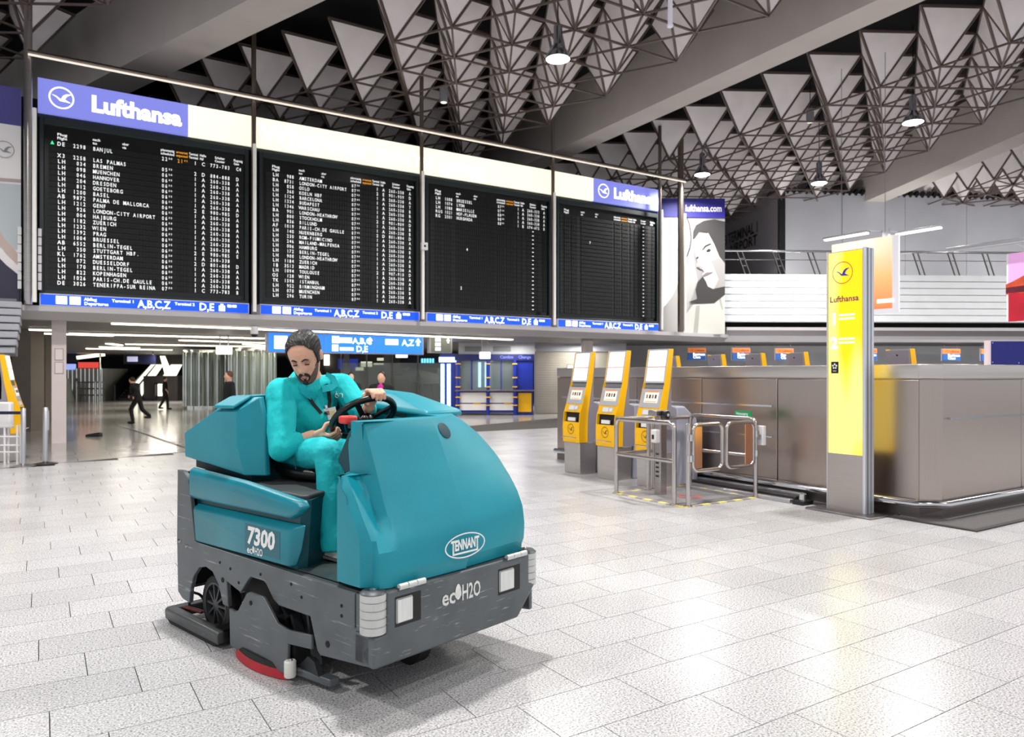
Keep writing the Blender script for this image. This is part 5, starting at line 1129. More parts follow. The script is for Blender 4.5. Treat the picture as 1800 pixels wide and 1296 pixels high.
for y0, y1, z0, z1 in ((-.488, -.312, .418, .575), (.243, .437, .41, .565)):
    MB().box((2.135, y0, z0), (2.1515, y1, z1)).build('lamp_recess', M('recess_black', (10, 10, 11), .5), sc, bev=.01)
    l = MB().box((2.13, y0 + .008, z0 + .018), (2.158, y1 - .058, z1 - .012)).build('headlight', M('headlight_frame', (150, 152, 152), .3, .3), sc, bev=.012)
    MB().box((2.155, y0 + .016, z0 + .026), (2.162, y1 - .066, z1 - .02)).build('lens', M('headlight_lens', (222, 224, 222), .15, noise=(50, .08, (1, 1, .1)), bump=(120, .3, (1, 1, .05))), l, bev=.008)
for y in (-.38, .395):
    h = MB().box((2.13, y - .085, .603), (2.165, y + .085, .612)).build('hinge', steel2, sc); 
    for k in range(3): MB().tube([(2.155, y - .083 + k * .057, .617), (2.155, y - .031 + k * .057, .617)], .014, 10).build('hinge_knuckle', M('pale_hinge', (214, 216, 212), .4, .4), h, smooth=40)
# rear wheels, drive wheel
rimm = M('wheel_rim', (58, 60, 63), .4, .3)
for y, s in ((-.50, -1), (.50, 1)):
    wb = (.445, y, .19)
    wh = MB().lathe((.445, y - .045, .19), [(.138, .02), (.14, 0), (.18, .004), (.19, .02), (.19, .07), (.18, .086), (.14, .09), (.138, .07)], 36, (0, 1, 0), caps=False).build('wheel', rubber, sc, smooth=40)
    m = MB(); c_ = Vector((.445, y + s * .046, .19)); ax = Vector((0, s, 0))
    m.lathe(c_ - ax * .05, [(.138, 0), (.141, .05), (.130, .05), (.126, .008), (.035, .008), (.035, .046), (.02, .05)], 32, (0, s, 0))
    for k in range(10):
        t = 2 * math.pi * k / 10; d = Vector((math.cos(t), 0, math.sin(t))); m.bar(c_ - ax * .012 + d * .02, c_ - ax * .02 + d * .135, .014, .02, up=ax)
    m.build('rim', rimm, wh, smooth=40)
MB().lathe((1.7, -.05, .13), [(.1, 0), (.13, .01), (.13, .09), (.1, .1)], 28, (0, 1, 0)).build('drive_wheel', rubber, sc, smooth=40)
MB().box((1.62, -.1, .13), (1.78, .12, .3)).build('wheel_fork', black, sc)
# brush deck, skirt, squeegee
m = MB(); m.prism([(.805, .045), (.795, .265), (.86, .262), (.90, .275), (1.00, .395), (1.03, .408), (1.175, .41), (1.20, .40), (1.33, .295), (1.42, .285), (1.44, .285), (1.43, .05), (1.40, .04)], -.632, -.612, XZ); m.build('deck_guard', gmetal, sc, bev=.005)
m = MB(); m.loft([[Vector((1.435, -.632, z)), Vector((1.435, -.615, z)), Vector((1.60, -.575, z)), Vector((1.60, -.592, z))] for z in (.21, .285)]); m.build('guard_flap', gmetal, sc, bev=.004)
MB().lathe((1.05, -.632, .35), [(.014, 0), (.014, .003)], 12, (0, -1, 0)).build('guard_hole', dark, sc)
n = 14; m = MB()
def sk(t): return Vector((.84 + .56 * t, -.60 - .055 * math.sin(math.pi * t) ** .7, 0))
m.loft([[sk(k / n) + Vector((0, 0, z_)) + Vector((0, dy, 0)) for z_, dy in ((.004, -.014), (.05, -.006), (.05, .012), (.004, .008))] for k in range(n + 1)]); m.build('red_skirt', M('red_rubber', (176, 28, 44), .55, noise=(20, .15)), sc, smooth=40)
m = MB(); m.loft([[sk(k / n) + Vector((0, .006 + dy, z_)) for z_, dy in ((.05, -.01), (.075, 0), (.075, .03), (.05, .02))] for k in range(n + 1)]); m.build('skirt_holder', rubber, sc, smooth=40)
MB().box((.84, -.59, .06), (1.42, .55, .22)).build('brush_deck', M('underbody_black', (15, 15, 16)), sc, bev=.02)
for y in (-.3, .3): MB().lathe((1.12, y, .005), [(.25, 0), (.26, .03), (.24, .06)], 28).build('brush', M('brush_bristle', (60, 58, 62), .8, bump=(90, .6)), sc, smooth=40)
m = MB()
for x0, z0, x1, z1 in ((1.18, .42, 1.30, .30), (1.34, .33, 1.40, .22), (1.5, .38, 1.56, .1), (1.24, .44, 1.2, .3)): m.bar((x0, -.53, z0), (x1, -.53, z1), .05, .02)
m.build('lift_arms', M('arm_dark', (52, 55, 58), .45, .4), sc); m = MB(); m.loft([[Vector((1.40 - .02, -.60, z)), Vector((1.72, -.56, z)), Vector((1.72, -.50, z)), Vector((1.40, -.53, z))] for z in (.035, .075)]); m.build('front_bracket', gmetal, sc, bev=.006)
m = MB(); m.prism([(1.44, .075), (1.64, .075), (1.60, .14), (1.54, .155)], -.575, -.545, XZ); m.build('bracket_fin', M('arm_dark', (52, 55, 58)), sc); MB().lathe((1.455, -.628, .04), [(.028, 0), (.032, .006), (.032, .082), (.026, .088)], 16).build('guide_roller', M('roller_white', (226, 226, 220), .5), sc, smooth=40); MB().lathe((1.455, -.628, .126), [(.014, 0), (.01, .012)], 8).build('roller_bolt', steel, sc)
sq = MB().loft([[Vector((x, y, z)) for y, z in ((-.655, .03), (-.59, .03), (-.585, .095), (-.60, .105), (-.65, .10), (-.66, .085))] for x in (-.03, .70)]).build('squeegee_bar', M('worn_grey', (78, 82, 84), .45, .3, noise=(5, .2), scratch=((150, 150, 148), (3, 8, 40), .6, .75)), sc, bev=.006)
m = MB(); m.prism([(-.03, .03), (.70, .03), (.62, .005), (.02, .005)], -.645, -.62, XZ); m.build('squeegee_blade', rubber, sc)
MB().box((-.05, -.64, .03), (.03, .64, .10)).build('squeegee_rear', M('worn_grey', (78, 82, 84)), sc, bev=.008); MB().box((.60, -.62, .03), (.70, -.48, .11)).build('squeegee_end', black, sc)
for y in (-.54, -.56): MB().tube([(.0, y, .09), (.25, y + .02, .10)], .009, 6).build('red_rod', M('dark_red_rod', (110, 36, 40), .4, .5), sc)
MB().tube(rnd([(.03, -.52, .10), (.03, -.52, .19), (.16, -.50, .19), (.2, -.48, .12)], .04), .009, 8).build('wire_handle', black, sc, smooth=40)
# lettering on the machine
m = MB(); ey_, ez_ = Vector((1, 0, .012)), Vector((-.0, 0, 1))
MB().box((.93, -.6035, .632), (1.31, -.602, .785)).build('number_decal', M('decal_dark_teal', (0, 96, 112), .35), sc); text(m, '7300', (.955, -.605, .675), ey_, Vector((.12, 0, 1)), .135, off=.04, squash=.78, fit=.30); m.build('number_lettering', wtext, sc)
def eco(o, ex, ey, size, wd):
    m = MB(); u = text(m, 'ec', o, ex, ey, size, fit=wd * .34); c = Vector(o) + ex * (wd * .41) + ey * (size * .28); r_ = size * .2
    pts = [c + ex * (r_ * math.sin(t) * (1 if math.cos(t) < .3 else .75)) + ey * (-r_ * math.cos(t) if math.cos(t) > -.2 else 0) + ey * (0 if math.cos(t) > -.2 else (-math.cos(t)) * r_ * 2.6) for t in [2 * math.pi * k / 18 for k in range(18)]]
    m.add(pts, [tuple(range(18))]); text(m, 'H2O', Vector(o) + ex * (wd * .50), ex, ey, size, fit=wd * .5); return m
eco(Vector((.955, -.605, .618)), Vector((1, 0, .012)), EZ, .058, .175).build('sub_lettering', wtext, sc)
eco(Vector((2.1525, -.178, .455)), Vector((0, 1, 0)), EZ, .115, .285).build('bumper_lettering', M('worn_white_print', (224, 226, 222), .6, noise=(30, .12)), sc)
m = MB(); cx0 = Vector((2.163, -.018, .745)); Yv = Vector((0, 1, 0)); n = 44; vs_ = []
for k in range(n):
    t = 2 * math.pi * k / n; vs_ += [cx0 + Yv * (.148 * math.cos(t)) + EZ * (.066 * math.sin(t)), cx0 + Yv * (.140 * math.cos(t)) + EZ * (.059 * math.sin(t))]
m.add(vs_, [(2 * k, 2 * ((k + 1) % n), 2 * ((k + 1) % n) + 1, 2 * k + 1) for k in range(n)])
for v_, fc in ():
    pass
text(m, 'TENNANT', cx0 + Yv * -.104 + EZ * -.018, Yv, EZ, .075, off=.04, fit=.206)
q = lambda y, z: cx0 + Yv * y + EZ * z
m.add([q(-.094, -.042), q(.094, -.042), q(.094, -.032), q(-.094, -.032)], [(0, 1, 2, 3)]); m.add([q(-.094, -.032), q(-.083, -.032), q(-.083, .02), q(-.094, .02)], [(0, 1, 2, 3)]); m.add([q(.083, -.032), q(.094, -.032), q(.094, .02), q(.083, .02)], [(0, 1, 2, 3)])
m.build('oval_emblem', wtext, sc)
# seat
m = MB(); m.loft([[Vector((x, y, z)) for x, y in ((.50, -.22), (.60, -.27), (.98, -.265), (1.08, -.20), (1.11, 0), (1.08, .20), (.98, .265), (.60, .27), (.50, .22))] for z in (.995, 1.06)]); m.build('seat_cushion', black, sc, bev=.03, seg=3)
m = MB(); m.tube(rnd([(.52, -.24, 1.30), (.55, -.265, 1.07), (.95, -.27, 1.045), (1.10, -.22, 1.04)], .08), .035, 10); m.build('seat_bolster', black, sc, smooth=50)
m = MB(); m.tube(rnd([(.52, .24, 1.30), (.55, .265, 1.07), (.95, .27, 1.045), (1.10, .22, 1.04)], .08), .035, 10); m.build('seat_bolster', black, sc, smooth=50)
m = MB(); m.loft([[Vector((x, y, z)) for y in (-.26, -.2, .2, .26)] + [Vector((x - .10, y, z)) for y in (.26, .2, -.2, -.26)] for x, z in ((.58, 1.03), (.57, 1.2), (.55, 1.38))]); m.build('seat_back', black, sc, bev=.035, seg=3)
# dash and steering
m = MB(); m.prism([(1.40, 1.16), (1.70, .9), (1.70, 1.34), (1.52, 1.34)], -.30, .26, XZ); m.build('dash', M('dash_dark_teal', (0, 66, 76), .5), sc, bev=.015)
MB().box((1.46, -.27, 1.34), (1.70, .24, 1.385)).build('dash_top', M('dash_black', (30, 32, 34), .5), sc, bev=.01)
WC = Vector((1.199, .039, 1.3816)); WR = .199; TAU = .68; E1 = Vector((.0952, .9955, 0)); F0 = Vector((.9955, -.0952, 0)); E2 = F0 * math.cos(TAU) + Vector((0, 0, math.sin(TAU))); WNN = F0 * -math.sin(TAU) + Vector((0, 0, math.cos(TAU)))
def rim(th, off=0, r=WR): t = R(th); return WC + (E1 * math.cos(t) + E2 * math.sin(t)) * r + WNN * off
sw = MB().tube([rim(k * 9) for k in range(40)], .0205, 12, closed=True).build('steering_wheel', black, sc, smooth=60)
MB().lathe(WC - WNN * .05, [(.055, 0), (.06, .02), (.05, .045), (.03, .055)], 18, WNN).build('hub', black, sw, smooth=40)
for th in (35, 128, 275): MB().bar(rim(th), WC - WNN * .03, .034, .014, up=WNN).build('spoke', black, sw)
MB().tube([WC - WNN * .05, WC - WNN * .24 + Vector((.12, 0, 0))], .03, 10).build('steering_column', black, sc, smooth=40)
MB().box((1.50, -.36, 1.375), (1.58, -.28, 1.42)).build('red_switch', M('red_switch', (226, 60, 56), .4), sc, bev=.012); MB().lathe((1.53, -.20, 1.385), [(.022, 0), (.022, .02), (.012, .03)], 12).build('key_knob', black, sc, smooth=40)
# ------------------------------------------------------------------ the cleaner
def remesh(mb, name, mat, parent, voxel, smooth=4, disp=None):
    o = mb.build(name, mat, parent, smooth=180)
    r = o.modifiers.new('remesh', 'REMESH'); r.mode = 'VOXEL'; r.voxel_size = voxel; r.use_smooth_shade = True
    s_ = o.modifiers.new('smooth', 'SMOOTH'); s_.iterations = smooth; s_.factor = .5
    if disp:
        t = bpy.data.textures.new(name + '_folds', 'MARBLE'); t.noise_scale = disp[0]; t.turbulence = 4; t.marble_type = 'SOFT'; d = o.modifiers.new('folds', 'DISPLACE'); d.texture = t; d.strength = disp[1]; d.mid_level = .5; d.texture_coords = 'GLOBAL'
    bpy.context.view_layer.update(); dg = bpy.context.evaluated_depsgraph_get(); me = bpy.data.meshes.new_from_object(o.evaluated_get(dg))
    o.modifiers.clear(); old = o.data; o.data = me; bpy.data.meshes.remove(old); me.name = name
    return o
skin = M('skin', (226, 172, 146), .5, noise=(9, .06)); hairm = M('dark_hair', (17, 12, 12), .38, noise=(30, .6, (1, 4, 1)), bump=(45, 1.0, (.6, 5, .6))); stub = M('beard_stubble', (104, 74, 64), .7, noise=(60, .3))
shirt = M('turquoise_sweatshirt', (0, 194, 199), .8, noise=(5, .05), bump=(7, 1.0, (1, 1, .45), .035)); polo = M('turquoise_polo', (0, 180, 188), .8, bump=(80, .3)); trous = M('turquoise_trousers', (0, 186, 194), .75, noise=(4, .06), bump=(7, .8, (.8, 1, 1), .03))
per = thing('person', 'man in turquoise work clothes driving the scrubber, looking down at its side', 'person', SO, SR)
hipR, hipL = Vector((.70, -.13, 1.13)), Vector((.66, .10, 1.13)); kneeR, kneeL = Vector((1.29, -.27, 1.19)), Vector((1.22, .12, 1.14)); ankR, ankL = Vector((1.39, -.295, .69)), Vector((1.36, .10, .70))
chest = Vector((.70, -.05, 1.48)); neck0 = Vector((.765, -.07, 1.63)); shR, shL = Vector((.755, -.265, 1.535)), Vector((.80, .16, 1.575)); elR, elL = Vector((.90, -.355, 1.19)), Vector((1.02, .17, 1.40)); 
gR, gL = 222, 92
wrR = rim(gR) + Vector((-.11, -.085, -.03)); wrL = rim(gL) + Vector((-.095, .02, -.06))
HC = Vector((.845, -.150, 1.768)); HS = 1.24
Qh = (Matrix.Rotation(R(-48), 3, 'Z') @ Matrix.Rotation(R(32), 3, 'Y') @ Matrix.Rotation(R(6), 3, 'X')) * HS
TBL = [(-.126, .012, .074, .048), (-.120, .030, .088, .03), (-.108, .043, .094, .0), (-.09, .052, .095, -.02), (-.07, .059, .094, -.045), (-.045, .065, .094, -.068), (-.02, .070, .094, -.085), (.005, .0735, .094, -.095), (.03, .076, .098, -.10), (.055, .0765, .096, -.102), (.08, .072, .085, -.096), (.10, .060, .066, -.08), (.115, .043, .044, -.06), (.124, .024, .02, -.036), (.128, .004, -.006, -.012)]
def tv(z):
    for a, b in zip(TBL, TBL[1:]):
        if z <= b[0]:
            t = (z - a[0]) / (b[0] - a[0]); return [a[i] + (b[i] - a[i]) * t for i in (1, 2, 3)]
    return TBL[-1][1:]
def G(v, c, s_): return math.exp(-((v - c) / s_) ** 2)
def headp(z, th, off=0):
    w_, f_, b_ = tv(z); cx_ = (f_ + b_) / 2; rx = (f_ - b_) / 2; c, s_ = math.cos(th), math.sin(th)
    ex_ = 2 / 2.3; x = cx_ + rx * math.copysign(abs(c) ** ex_, c); y = w_ * math.copysign(abs(s_) ** ex_, s_)
    if c > 0:
        y_ = abs(y); nz = max(0, 1 - abs((z + .028) / .045)) if z < -.028 else max(0, 1 - (z + .028) / .055)
        if z < -.046: nz = 0
        d = .027 * nz ** .8 * G(y, 0, .009 + .006 * nz) + .006 * G(z, -.036, .010) * G(y_, .013, .007)
        d -= .012 * G(z, .004, .013) * G(y_, .031, .015); d += .005 * G(z, .026, .009) * G(y_, .027, .02)
        d += .006 * G(z, -.066, .006) * G(y, 0, .019) + .006 * G(z, -.078, .006) * G(y, 0, .016) - .004 * G(z, -.072, .003) * G(y, 0, .022) - .004 * G(z, -.09, .006) * G(y, 0, .02)
        d += .006 * G(z, -.108, .012) * G(y, 0, .018) + .004 * G(z, -.02, .02) * G(y_, .048, .016)
        x += d * max(0, c) ** .3
    v = Vector((x, y, z))
    if off: v += Vector((c, s_ * .9, max(0, (z - .05) * 6))).normalized() * off
    return v
def H(v): return HC + Qh @ v
NT, NZ = 120, 90
def headgrid(z0, z1, nz, off=0, ridge=0):
    out = []
    for i in range(nz + 1):
        r_ = []
        for k in range(NT):
            z, th = z0 + (z1 - z0) * i / nz, 2 * math.pi * k / NT; o = off
            if ridge: v = headp(z, th); f = math.atan2(v.y, v.z - .01); o = off + ridge * (math.sin(f * 34 + 2 * math.sin(v.x * 60)) + .6 * math.sin(f * 57 + v.x * 40))
            r_.append(headp(z, th, o))
        out.append(r_)
    return out
mb = MB(); mb.loft([[H(v) for v in r_] for r_ in headgrid(-.126, .1279, NZ)])
for s_ in (-1, 1):
    mb.ell(H(Vector((-.008, s_ * .078, -.005))), (.018 * HS, .008 * HS, .032 * HS), (Qh * (1 / HS)) @ Matrix.Rotation(s_ * R(-20), 3, 'Z'))
mb.cap(neck0 - Vector((.03, 0, .06)), H(Vector((-.03, 0, -.06))), .075, .068, 16)
mb.ell(chest, (.12, .19, .2)); mb.ell((.66, -.02, 1.22), (.14, .17, .18)); mb.cap(neck0, chest, .08, .12)
mb.cap(shR, chest + Vector((0, -.12, .03)), .06, .07); mb.cap(shL, chest + Vector((0, .1, .03)), .06, .07)
for a, b, c in ((shR, elR, wrR), (shL, elL, wrL)): mb.cap(a, b, .055, .045); mb.cap(b, b.lerp(c, .5), .045, .04); mb.cap(b.lerp(c, .5), c, .045, .036)
for a, b, c in ((hipR, kneeR, ankR), (hipL, kneeL, ankL)): mb.cap(a, b, .085, .06); mb.cap(b, b.lerp(c, .4), .055, .055); mb.cap(b.lerp(c, .4), c, .055, .04); mb.cap(c, c + Vector((.12, -.01, -.05)), .04, .03)
def hand(mb, g, wr, base, turn, thumb, spread=.026, rr=.013):
    """base: angle round the rim where the knuckles sit (0 = outward, 90 = towards the driver's side of the wheel plane); turn: curl direction"""
    T = (rim(g + 4) - rim(g - 4)).normalized(); O_ = (rim(g) - WC).normalized(); Nn = WNN
    def P(a, d, t): return rim(g) + T * t + (O_ * math.cos(R(a)) + Nn * math.sin(R(a))) * d
    for k in range(4):
        t = (k - 1.5) * spread; L_ = [.92, 1.0, .97, .82][k]
        pts = [P(base, .060, t), P(base + turn * 45 * L_, .046, t), P(base + turn * 100 * L_, .038, t), P(base + turn * 155 * L_, .034, t)]
        mb.cap(wr.lerp(pts[0], .35), pts[0], rr * 1.25, rr * 1.1, 8)
        for a, b, r0, r1 in zip(pts, pts[1:], (rr * 1.08, rr, rr * .92), (rr, rr * .92, rr * .82)): mb.cap(a, b, r0, r1, 8, 3)
    c_ = P(base, .055, 0); mb.cap(wr, wr.lerp(c_, .55), .034, .037, 10); mb.cap(wr.lerp(c_, .4) + T * .012, c_ + T * .012 - (c_ - wr).normalized() * .01, .028, .025, 10); mb.cap(wr.lerp(c_, .4) - T * .014, c_ - T * .012 - (c_ - wr).normalized() * .01, .028, .025, 10)
    tp = [wr.lerp(c_, .35) + T * thumb * .030, P(base - turn * 25, .050, thumb * .052), P(base - turn * 75, .039, thumb * .058), P(base - turn * 125, .036, thumb * .052)]
    for a, b, r0, r1 in zip(tp, tp[1:], (rr * 1.5, rr * 1.2, rr * 1.05), (rr * 1.2, rr * 1.05, rr * .9)): mb.cap(a, b, r0, r1, 8, 3)
hand(mb, gL, wrL, 95, -1, 1); hand(mb, gR, wrR, -15, -1, -1)
body = remesh(mb, 'body', skin, per, .0042, 2)
def patch(name, mat, test, off, nz=120, z0=-.125, z1=.1279):
    rows = headgrid(z0, z1, nz, off, .0011 if name == 'hair' else 0); inn = headgrid(z0, z1, nz, -.004); mb = MB(); vs_ = [H(v) for r_ in rows for v in r_] + [H(v) for r_ in inn for v in r_]; nn = len(rows) * NT; fs = []; on = set()
    for i in range(nz):
        for k in range(NT):
            z = z0 + (z1 - z0) * (i + .5) / nz; th = 2 * math.pi * (k + .5) / NT; th = th - 2 * math.pi if th > math.pi else th
            if test(z, th): on.add((i, k))
    for i, k in on:
        k2 = (k + 1) % NT; fs.append((i * NT + k, i * NT + k2, (i + 1) * NT + k2, (i + 1) * NT + k))
        for (di, dk, a, b) in ((-1, 0, (i, k), (i, k2)), (1, 0, (i + 1, k2), (i + 1, k)), (0, -1, (i + 1, k), (i, k)), (0, 1, (i, k2), (i + 1, k2))):
            if (i + di, (k + dk) % NT) not in on:
                A_, B_ = a[0] * NT + a[1], b[0] * NT + b[1]; fs.append((A_, A_ + nn, B_ + nn, B_))
    used = sorted({q for f in fs for q in f}); mp = {q: i for i, q in enumerate(used)}
    mb.add([vs_[q] for q in used], [[mp[q] for q in f] for f in fs]); o = mb.build(name, mat, per, smooth=70); return o
def hairline(th):
    a = abs(math.degrees(th))
    if a < 30: return .094 + .006 * math.cos(R(a * 3))
    if a < 58: return .092 - .034 * (a - 30) / 28
    if a < 72: return .058 - .078 * (a - 58) / 14
    if a < 84: return -.026
    if a < 100: return .020
    return .015 - .085 * min(1, (a - 100) / 35)
patch('hair', hairm, lambda z, th: z > hairline(th) and not (abs(th) < 1.0 and z < .045), .0075)
patch('beard', stub, lambda z, th: z < -.118 + .080 * min(1.45, abs(th)) ** .8 + (.012 if abs(th) > 1.0 else 0) and abs(th) < 1.42, .0012)
patch('moustache', M('dark_moustache', (38, 26, 24), .7, noise=(60, .3)), lambda z, th: ((.52 if z > -.073 else .74) < math.hypot(th / .46, (z + .075) / .026) < 1.02 and not (abs(th) < .05 and z > -.06)) or (abs(th) < .12 and -.094 < z < -.084) or (abs(th) < .25 and -.120 < z < -.100), .0022)
patch('lips', M('lip_skin', (150, 88, 80), .45), lambda z, th: abs(th) < .25 - abs(z + .074) * 16 and -.082 < z < -.066, .0012)
for s_ in (-1, 1):
    m = MB(); m.tube([H(headp(z, s_ * t, .002)) for t, z in ((.12, .023), (.24, .029), (.36, .031), (.48, .027), (.56, .019))], [.003 * HS, .0042 * HS, .0042 * HS, .003 * HS, .0015 * HS], 8); m.build('eyebrow', hairm, per, smooth=60)
    c_ = H(Vector((.077, s_ * .031, .003))); m = MB(); m.ell(c_, (.0115 * HS,) * 3); ey = m.build('eye', M('eye_white', (215, 208, 202), .3), per, smooth=60)
    gz = (Qh * (1 / HS)); d_ = gz @ Vector((.86, 0, -.5)); MB().ell(c_ + d_ * .0095 * HS, (.0052 * HS,) * 3).build('iris', M('iris_dark', (36, 22, 16), .2), ey, smooth=60)
    m = MB(); m.ell(c_ + gz @ Vector((.0012, 0, .0022)) * HS, (.0133 * HS, .0142 * HS, .0112 * HS), gz); m.build('eyelid', M('eyelid_shaded_skin', (196, 136, 112), .5), ey, smooth=60)  # shade of the eye sockets put into a darker skin colour
    m = MB(); m.tube([H(Vector((.0895 - .06 * abs(y_) * abs(y_) * 100 * .5, s_ * .031 + y_, -.0035 + .0)) ) for y_ in (-.012, -.006, 0, .006, .012)], .0022 * HS, 6); m.build('lashes', hairm, ey, smooth=60)
# sweatshirt
mb = MB(); mb.ell((.655, -.03, 1.24), (.165, .20, .17)); mb.ell((.67, -.035, 1.36), (.165, .215, .18)); mb.ell((.705, -.05, 1.47), (.15, .225, .15)); mb.cap(shR + Vector((0, .02, .0)), shL + Vector((0, -.02, 0)), .092, .088)
mb.cap(neck0 - Vector((.05, 0, .04)), neck0 - Vector((.015, 0, .03)), .11, .10); mb.cap(chest, (.80, -.05, 1.36), .13, .1)
mb.cap(shR, shR.lerp(elR, .6), .092, .086); mb.cap(shR.lerp(elR, .6), elR, .084, .080); mb.cap(elR, elR.lerp(wrR, .45), .080, .068); mb.cap(elR.lerp(wrR, .45), elR.lerp(wrR, .56), .07, .05)
mb.cap(shL, elL, .09, .078); mb.cap(elL, elL.lerp(wrL, .6), .078, .06); mb.cap(elL.lerp(wrL, .6), elL.lerp(wrL, .74), .058, .047)
sw_ = remesh(mb, 'sweatshirt', shirt, per, .0085, 7, (.17, .013))
for a, b, t0, t1, r0, r1 in ((elR, wrR, .52, .70, .052, .044), (elL, wrL, .70, .86, .05, .043)):
    m = MB(); d = (b - a); p0, p1 = a + d * t0, a + d * t1; m.tube([p0, p0.lerp(p1, .06), p0.lerp(p1, .5), p1], [r0 - .006, r0, (r0 + r1) / 2 + .002, r1], 20); m.build('cuff', M('turquoise_cuff', (0, 182, 188), .85, bump=(140, .4, (1, 1, 1))), per, smooth=50)
# collar, lanyard, badge, emblem follow the chest surface
bpy.context.view_layer.update()
bvh = BVHTree.FromPolygons([v.co.copy() for v in sw_.data.vertices], [tuple(p.vertices) for p in sw_.data.polygons])
inv3 = Matrix.Rotation(-SR, 3, 'Z')
camL = inv3 @ (Vector((0, 0, CAMH)) - SO)
def onshirt(px, py, off=.006):
    r_ = UD + UX * ((px - CX) / F_PX) + Vector((0, 0, (CY - py) / F_PX)); r_ = (inv3 @ r_).normalized(); h = bvh.ray_cast(camL, r_)
    if h[0] is None: return None, None
    return h[0] - r_ * off, h[1]
def drape(name, pts, wd, mat, parent=per, off=.006, th=.003):
    P_ = [onshirt(*p, off)[0] for p in pts]; P_ = [p for p in P_ if p]
    if len(P_) < 2: return None
    m = MB(); rings = []; vd = (Vector((.7, -.05, 1.45)) - camL).normalized()
    for i, p in enumerate(P_):
        d = (P_[min(i + 1, len(P_) - 1)] - P_[max(i - 1, 0)]).normalized(); s_ = d.cross(vd).normalized() * wd / 2
        rings.append([p - s_, p + s_, p + s_ + vd * th, p - s_ + vd * th])
    m.loft(rings); return m.build(name, mat, parent, smooth=60)
col_ = M('turquoise_collar', (0, 172, 182), .8, bump=(90, .3))
drape('collar', [(537, 676), (531, 680), (535, 688), (544, 695), (556, 700)], .045, col_, off=.02, th=.01)
drape('collar', [(572, 660), (584, 665), (590, 675), (582, 681), (566, 684)], .045, col_, off=.02, th=.01)
drape('placket', [(560, 686), (562, 700), (566, 715)], .045, polo, off=.004)
la = drape('lanyard', [(530, 683), (540, 695), (552, 712), (565, 727)], .022, M('lanyard_black', (14, 14, 18), .6), off=.012)
drape('lanyard', [(573, 675), (578, 690), (580, 705), (578, 718), (572, 728)], .022, M('lanyard_black', (14, 14, 18)), off=.012)
bp, bn = onshirt(578, 728, .034)
if bp:
    vd = (camL - bp).normalized(); sx = Vector((0, 0, 1)).cross(vd).normalized(); sx = (sx + Vector((0, 0, .22))).normalized(); sz = vd.cross(sx).normalized()
    bd = MB().obox(bp, sx * .050, sz * .038, vd * .003).build('badge', M('badge_white', (236, 236, 232), .4), per)
    MB().obox(bp + vd * .0035 + sx * -.008 + sz * .007, sx * .014, sz * .014, vd * .001).build('badge_photo', M('badge_photo', (176, 120, 130), .5, noise=(30, .4)), bd); MB().obox(bp + vd * .0035 + sx * .026 + sz * -.004, sx * .013, sz * .018, vd * .001).build('badge_stripe', M('badge_yellow', (240, 222, 130), .5), bd)
    MB().obox(bp + sz * .045 - sx * .005, sx * .007, sz * .014, vd * .003).build('badge_clip', steel2, bd); MB().obox(bp + sx * -.05 + sz * -.004, sx * .012, sz * .012, vd * .006).build('belt_clip', black, bd)
def cl(cx_, cy_, rx, ry, a0, a1, n=10): return [(cx_ + rx * math.cos(R(a0 + (a1 - a0) * k / n)), cy_ - ry * math.sin(R(a0 + (a1 - a0) * k / n))) for k in range(n + 1)]
lg = M('white_embroidery', (238, 244, 244), .7)
drape('emblem_stroke', cl(592.5, 695.5, 3.4, 3.4, 60, 360), .0045, lg, off=.009); drape('emblem_stroke', [(592, 688), (590, 693), (596, 696), (593, 700)], .004, lg, off=.010); drape('emblem_stroke', cl(599, 695, 3.2, 3.4, 150, -20, 6) + [(602, 699)], .004, lg, off=.009)
# trousers, shoes
mb = MB(); mb.ell((.64, -.02, 1.14), (.17, .20, .12))
for hp, kn, an in ((hipR, kneeR, ankR), (hipL, kneeL, ankL)):
    mb.cap(hp, hp.lerp(kn, .6), .118, .105, 16); mb.cap(hp.lerp(kn, .6), kn, .105, .088, 16); mb.cap(kn, kn.lerp(an, .5), .088, .082, 16); d = (an - kn).normalized(); mb.tube([kn.lerp(an, .45), kn.lerp(an, .7), an + d * .045], [.083, .080, .082], 18)
remesh(mb, 'trousers', trous, per, .0085, 6, (.16, .016))
m = MB(); p0 = hipR.lerp(kneeR, .45) + Vector((0, -.112, -.02)); m.tube([p0 + Vector((0, .03, .09)), p0 + Vector((.0, .005, .03)), p0 + Vector((-.01, .02, -.07))], .004, 6); m.build('pocket_seam', M('seam_teal', (0, 110, 118), .8), per, smooth=50)
for an, lbl in ((ankR, 1), (ankL, 0)):
    b = Vector((an.x, an.y, .60)); pr = [(-.09, 0), (-.09, .06), (-.06, .11), (.02, .12), (.08, .085), (.19, .06), (.215, .035), (.21, 0)]; m = MB()
    m.loft([[b + Vector((x, s_ * w_ * (.75 if k in (0, 4) else 1), z + .012)) for x, z in pr] for k, (s_, w_) in enumerate(((-1, .045), (-1, .05), (0, 0), (1, .05), (1, .045)))]); sh_ = m.build('shoe', M('white_trainer', (228, 226, 222), .55, noise=(14, .12)), per, bev=.012)
    MB().prism([(an.x - .1, .60), (an.x + .22, .60), (an.x + .22, .614), (an.x - .1, .614)], an.y - .052, an.y + .052, XZ).build('sole', M('grey_sole', (120, 116, 112), .7), sh_)
    m = MB()
    for k in range(3): m.bar(b + Vector((.05 + k * .025, -.03, .115 - k * .012)), b + Vector((.05 + k * .025, .03, .115 - k * .012)), .008, .006)
    m.build('laces', M('grey_lace', (150, 150, 150), .7), sh_)
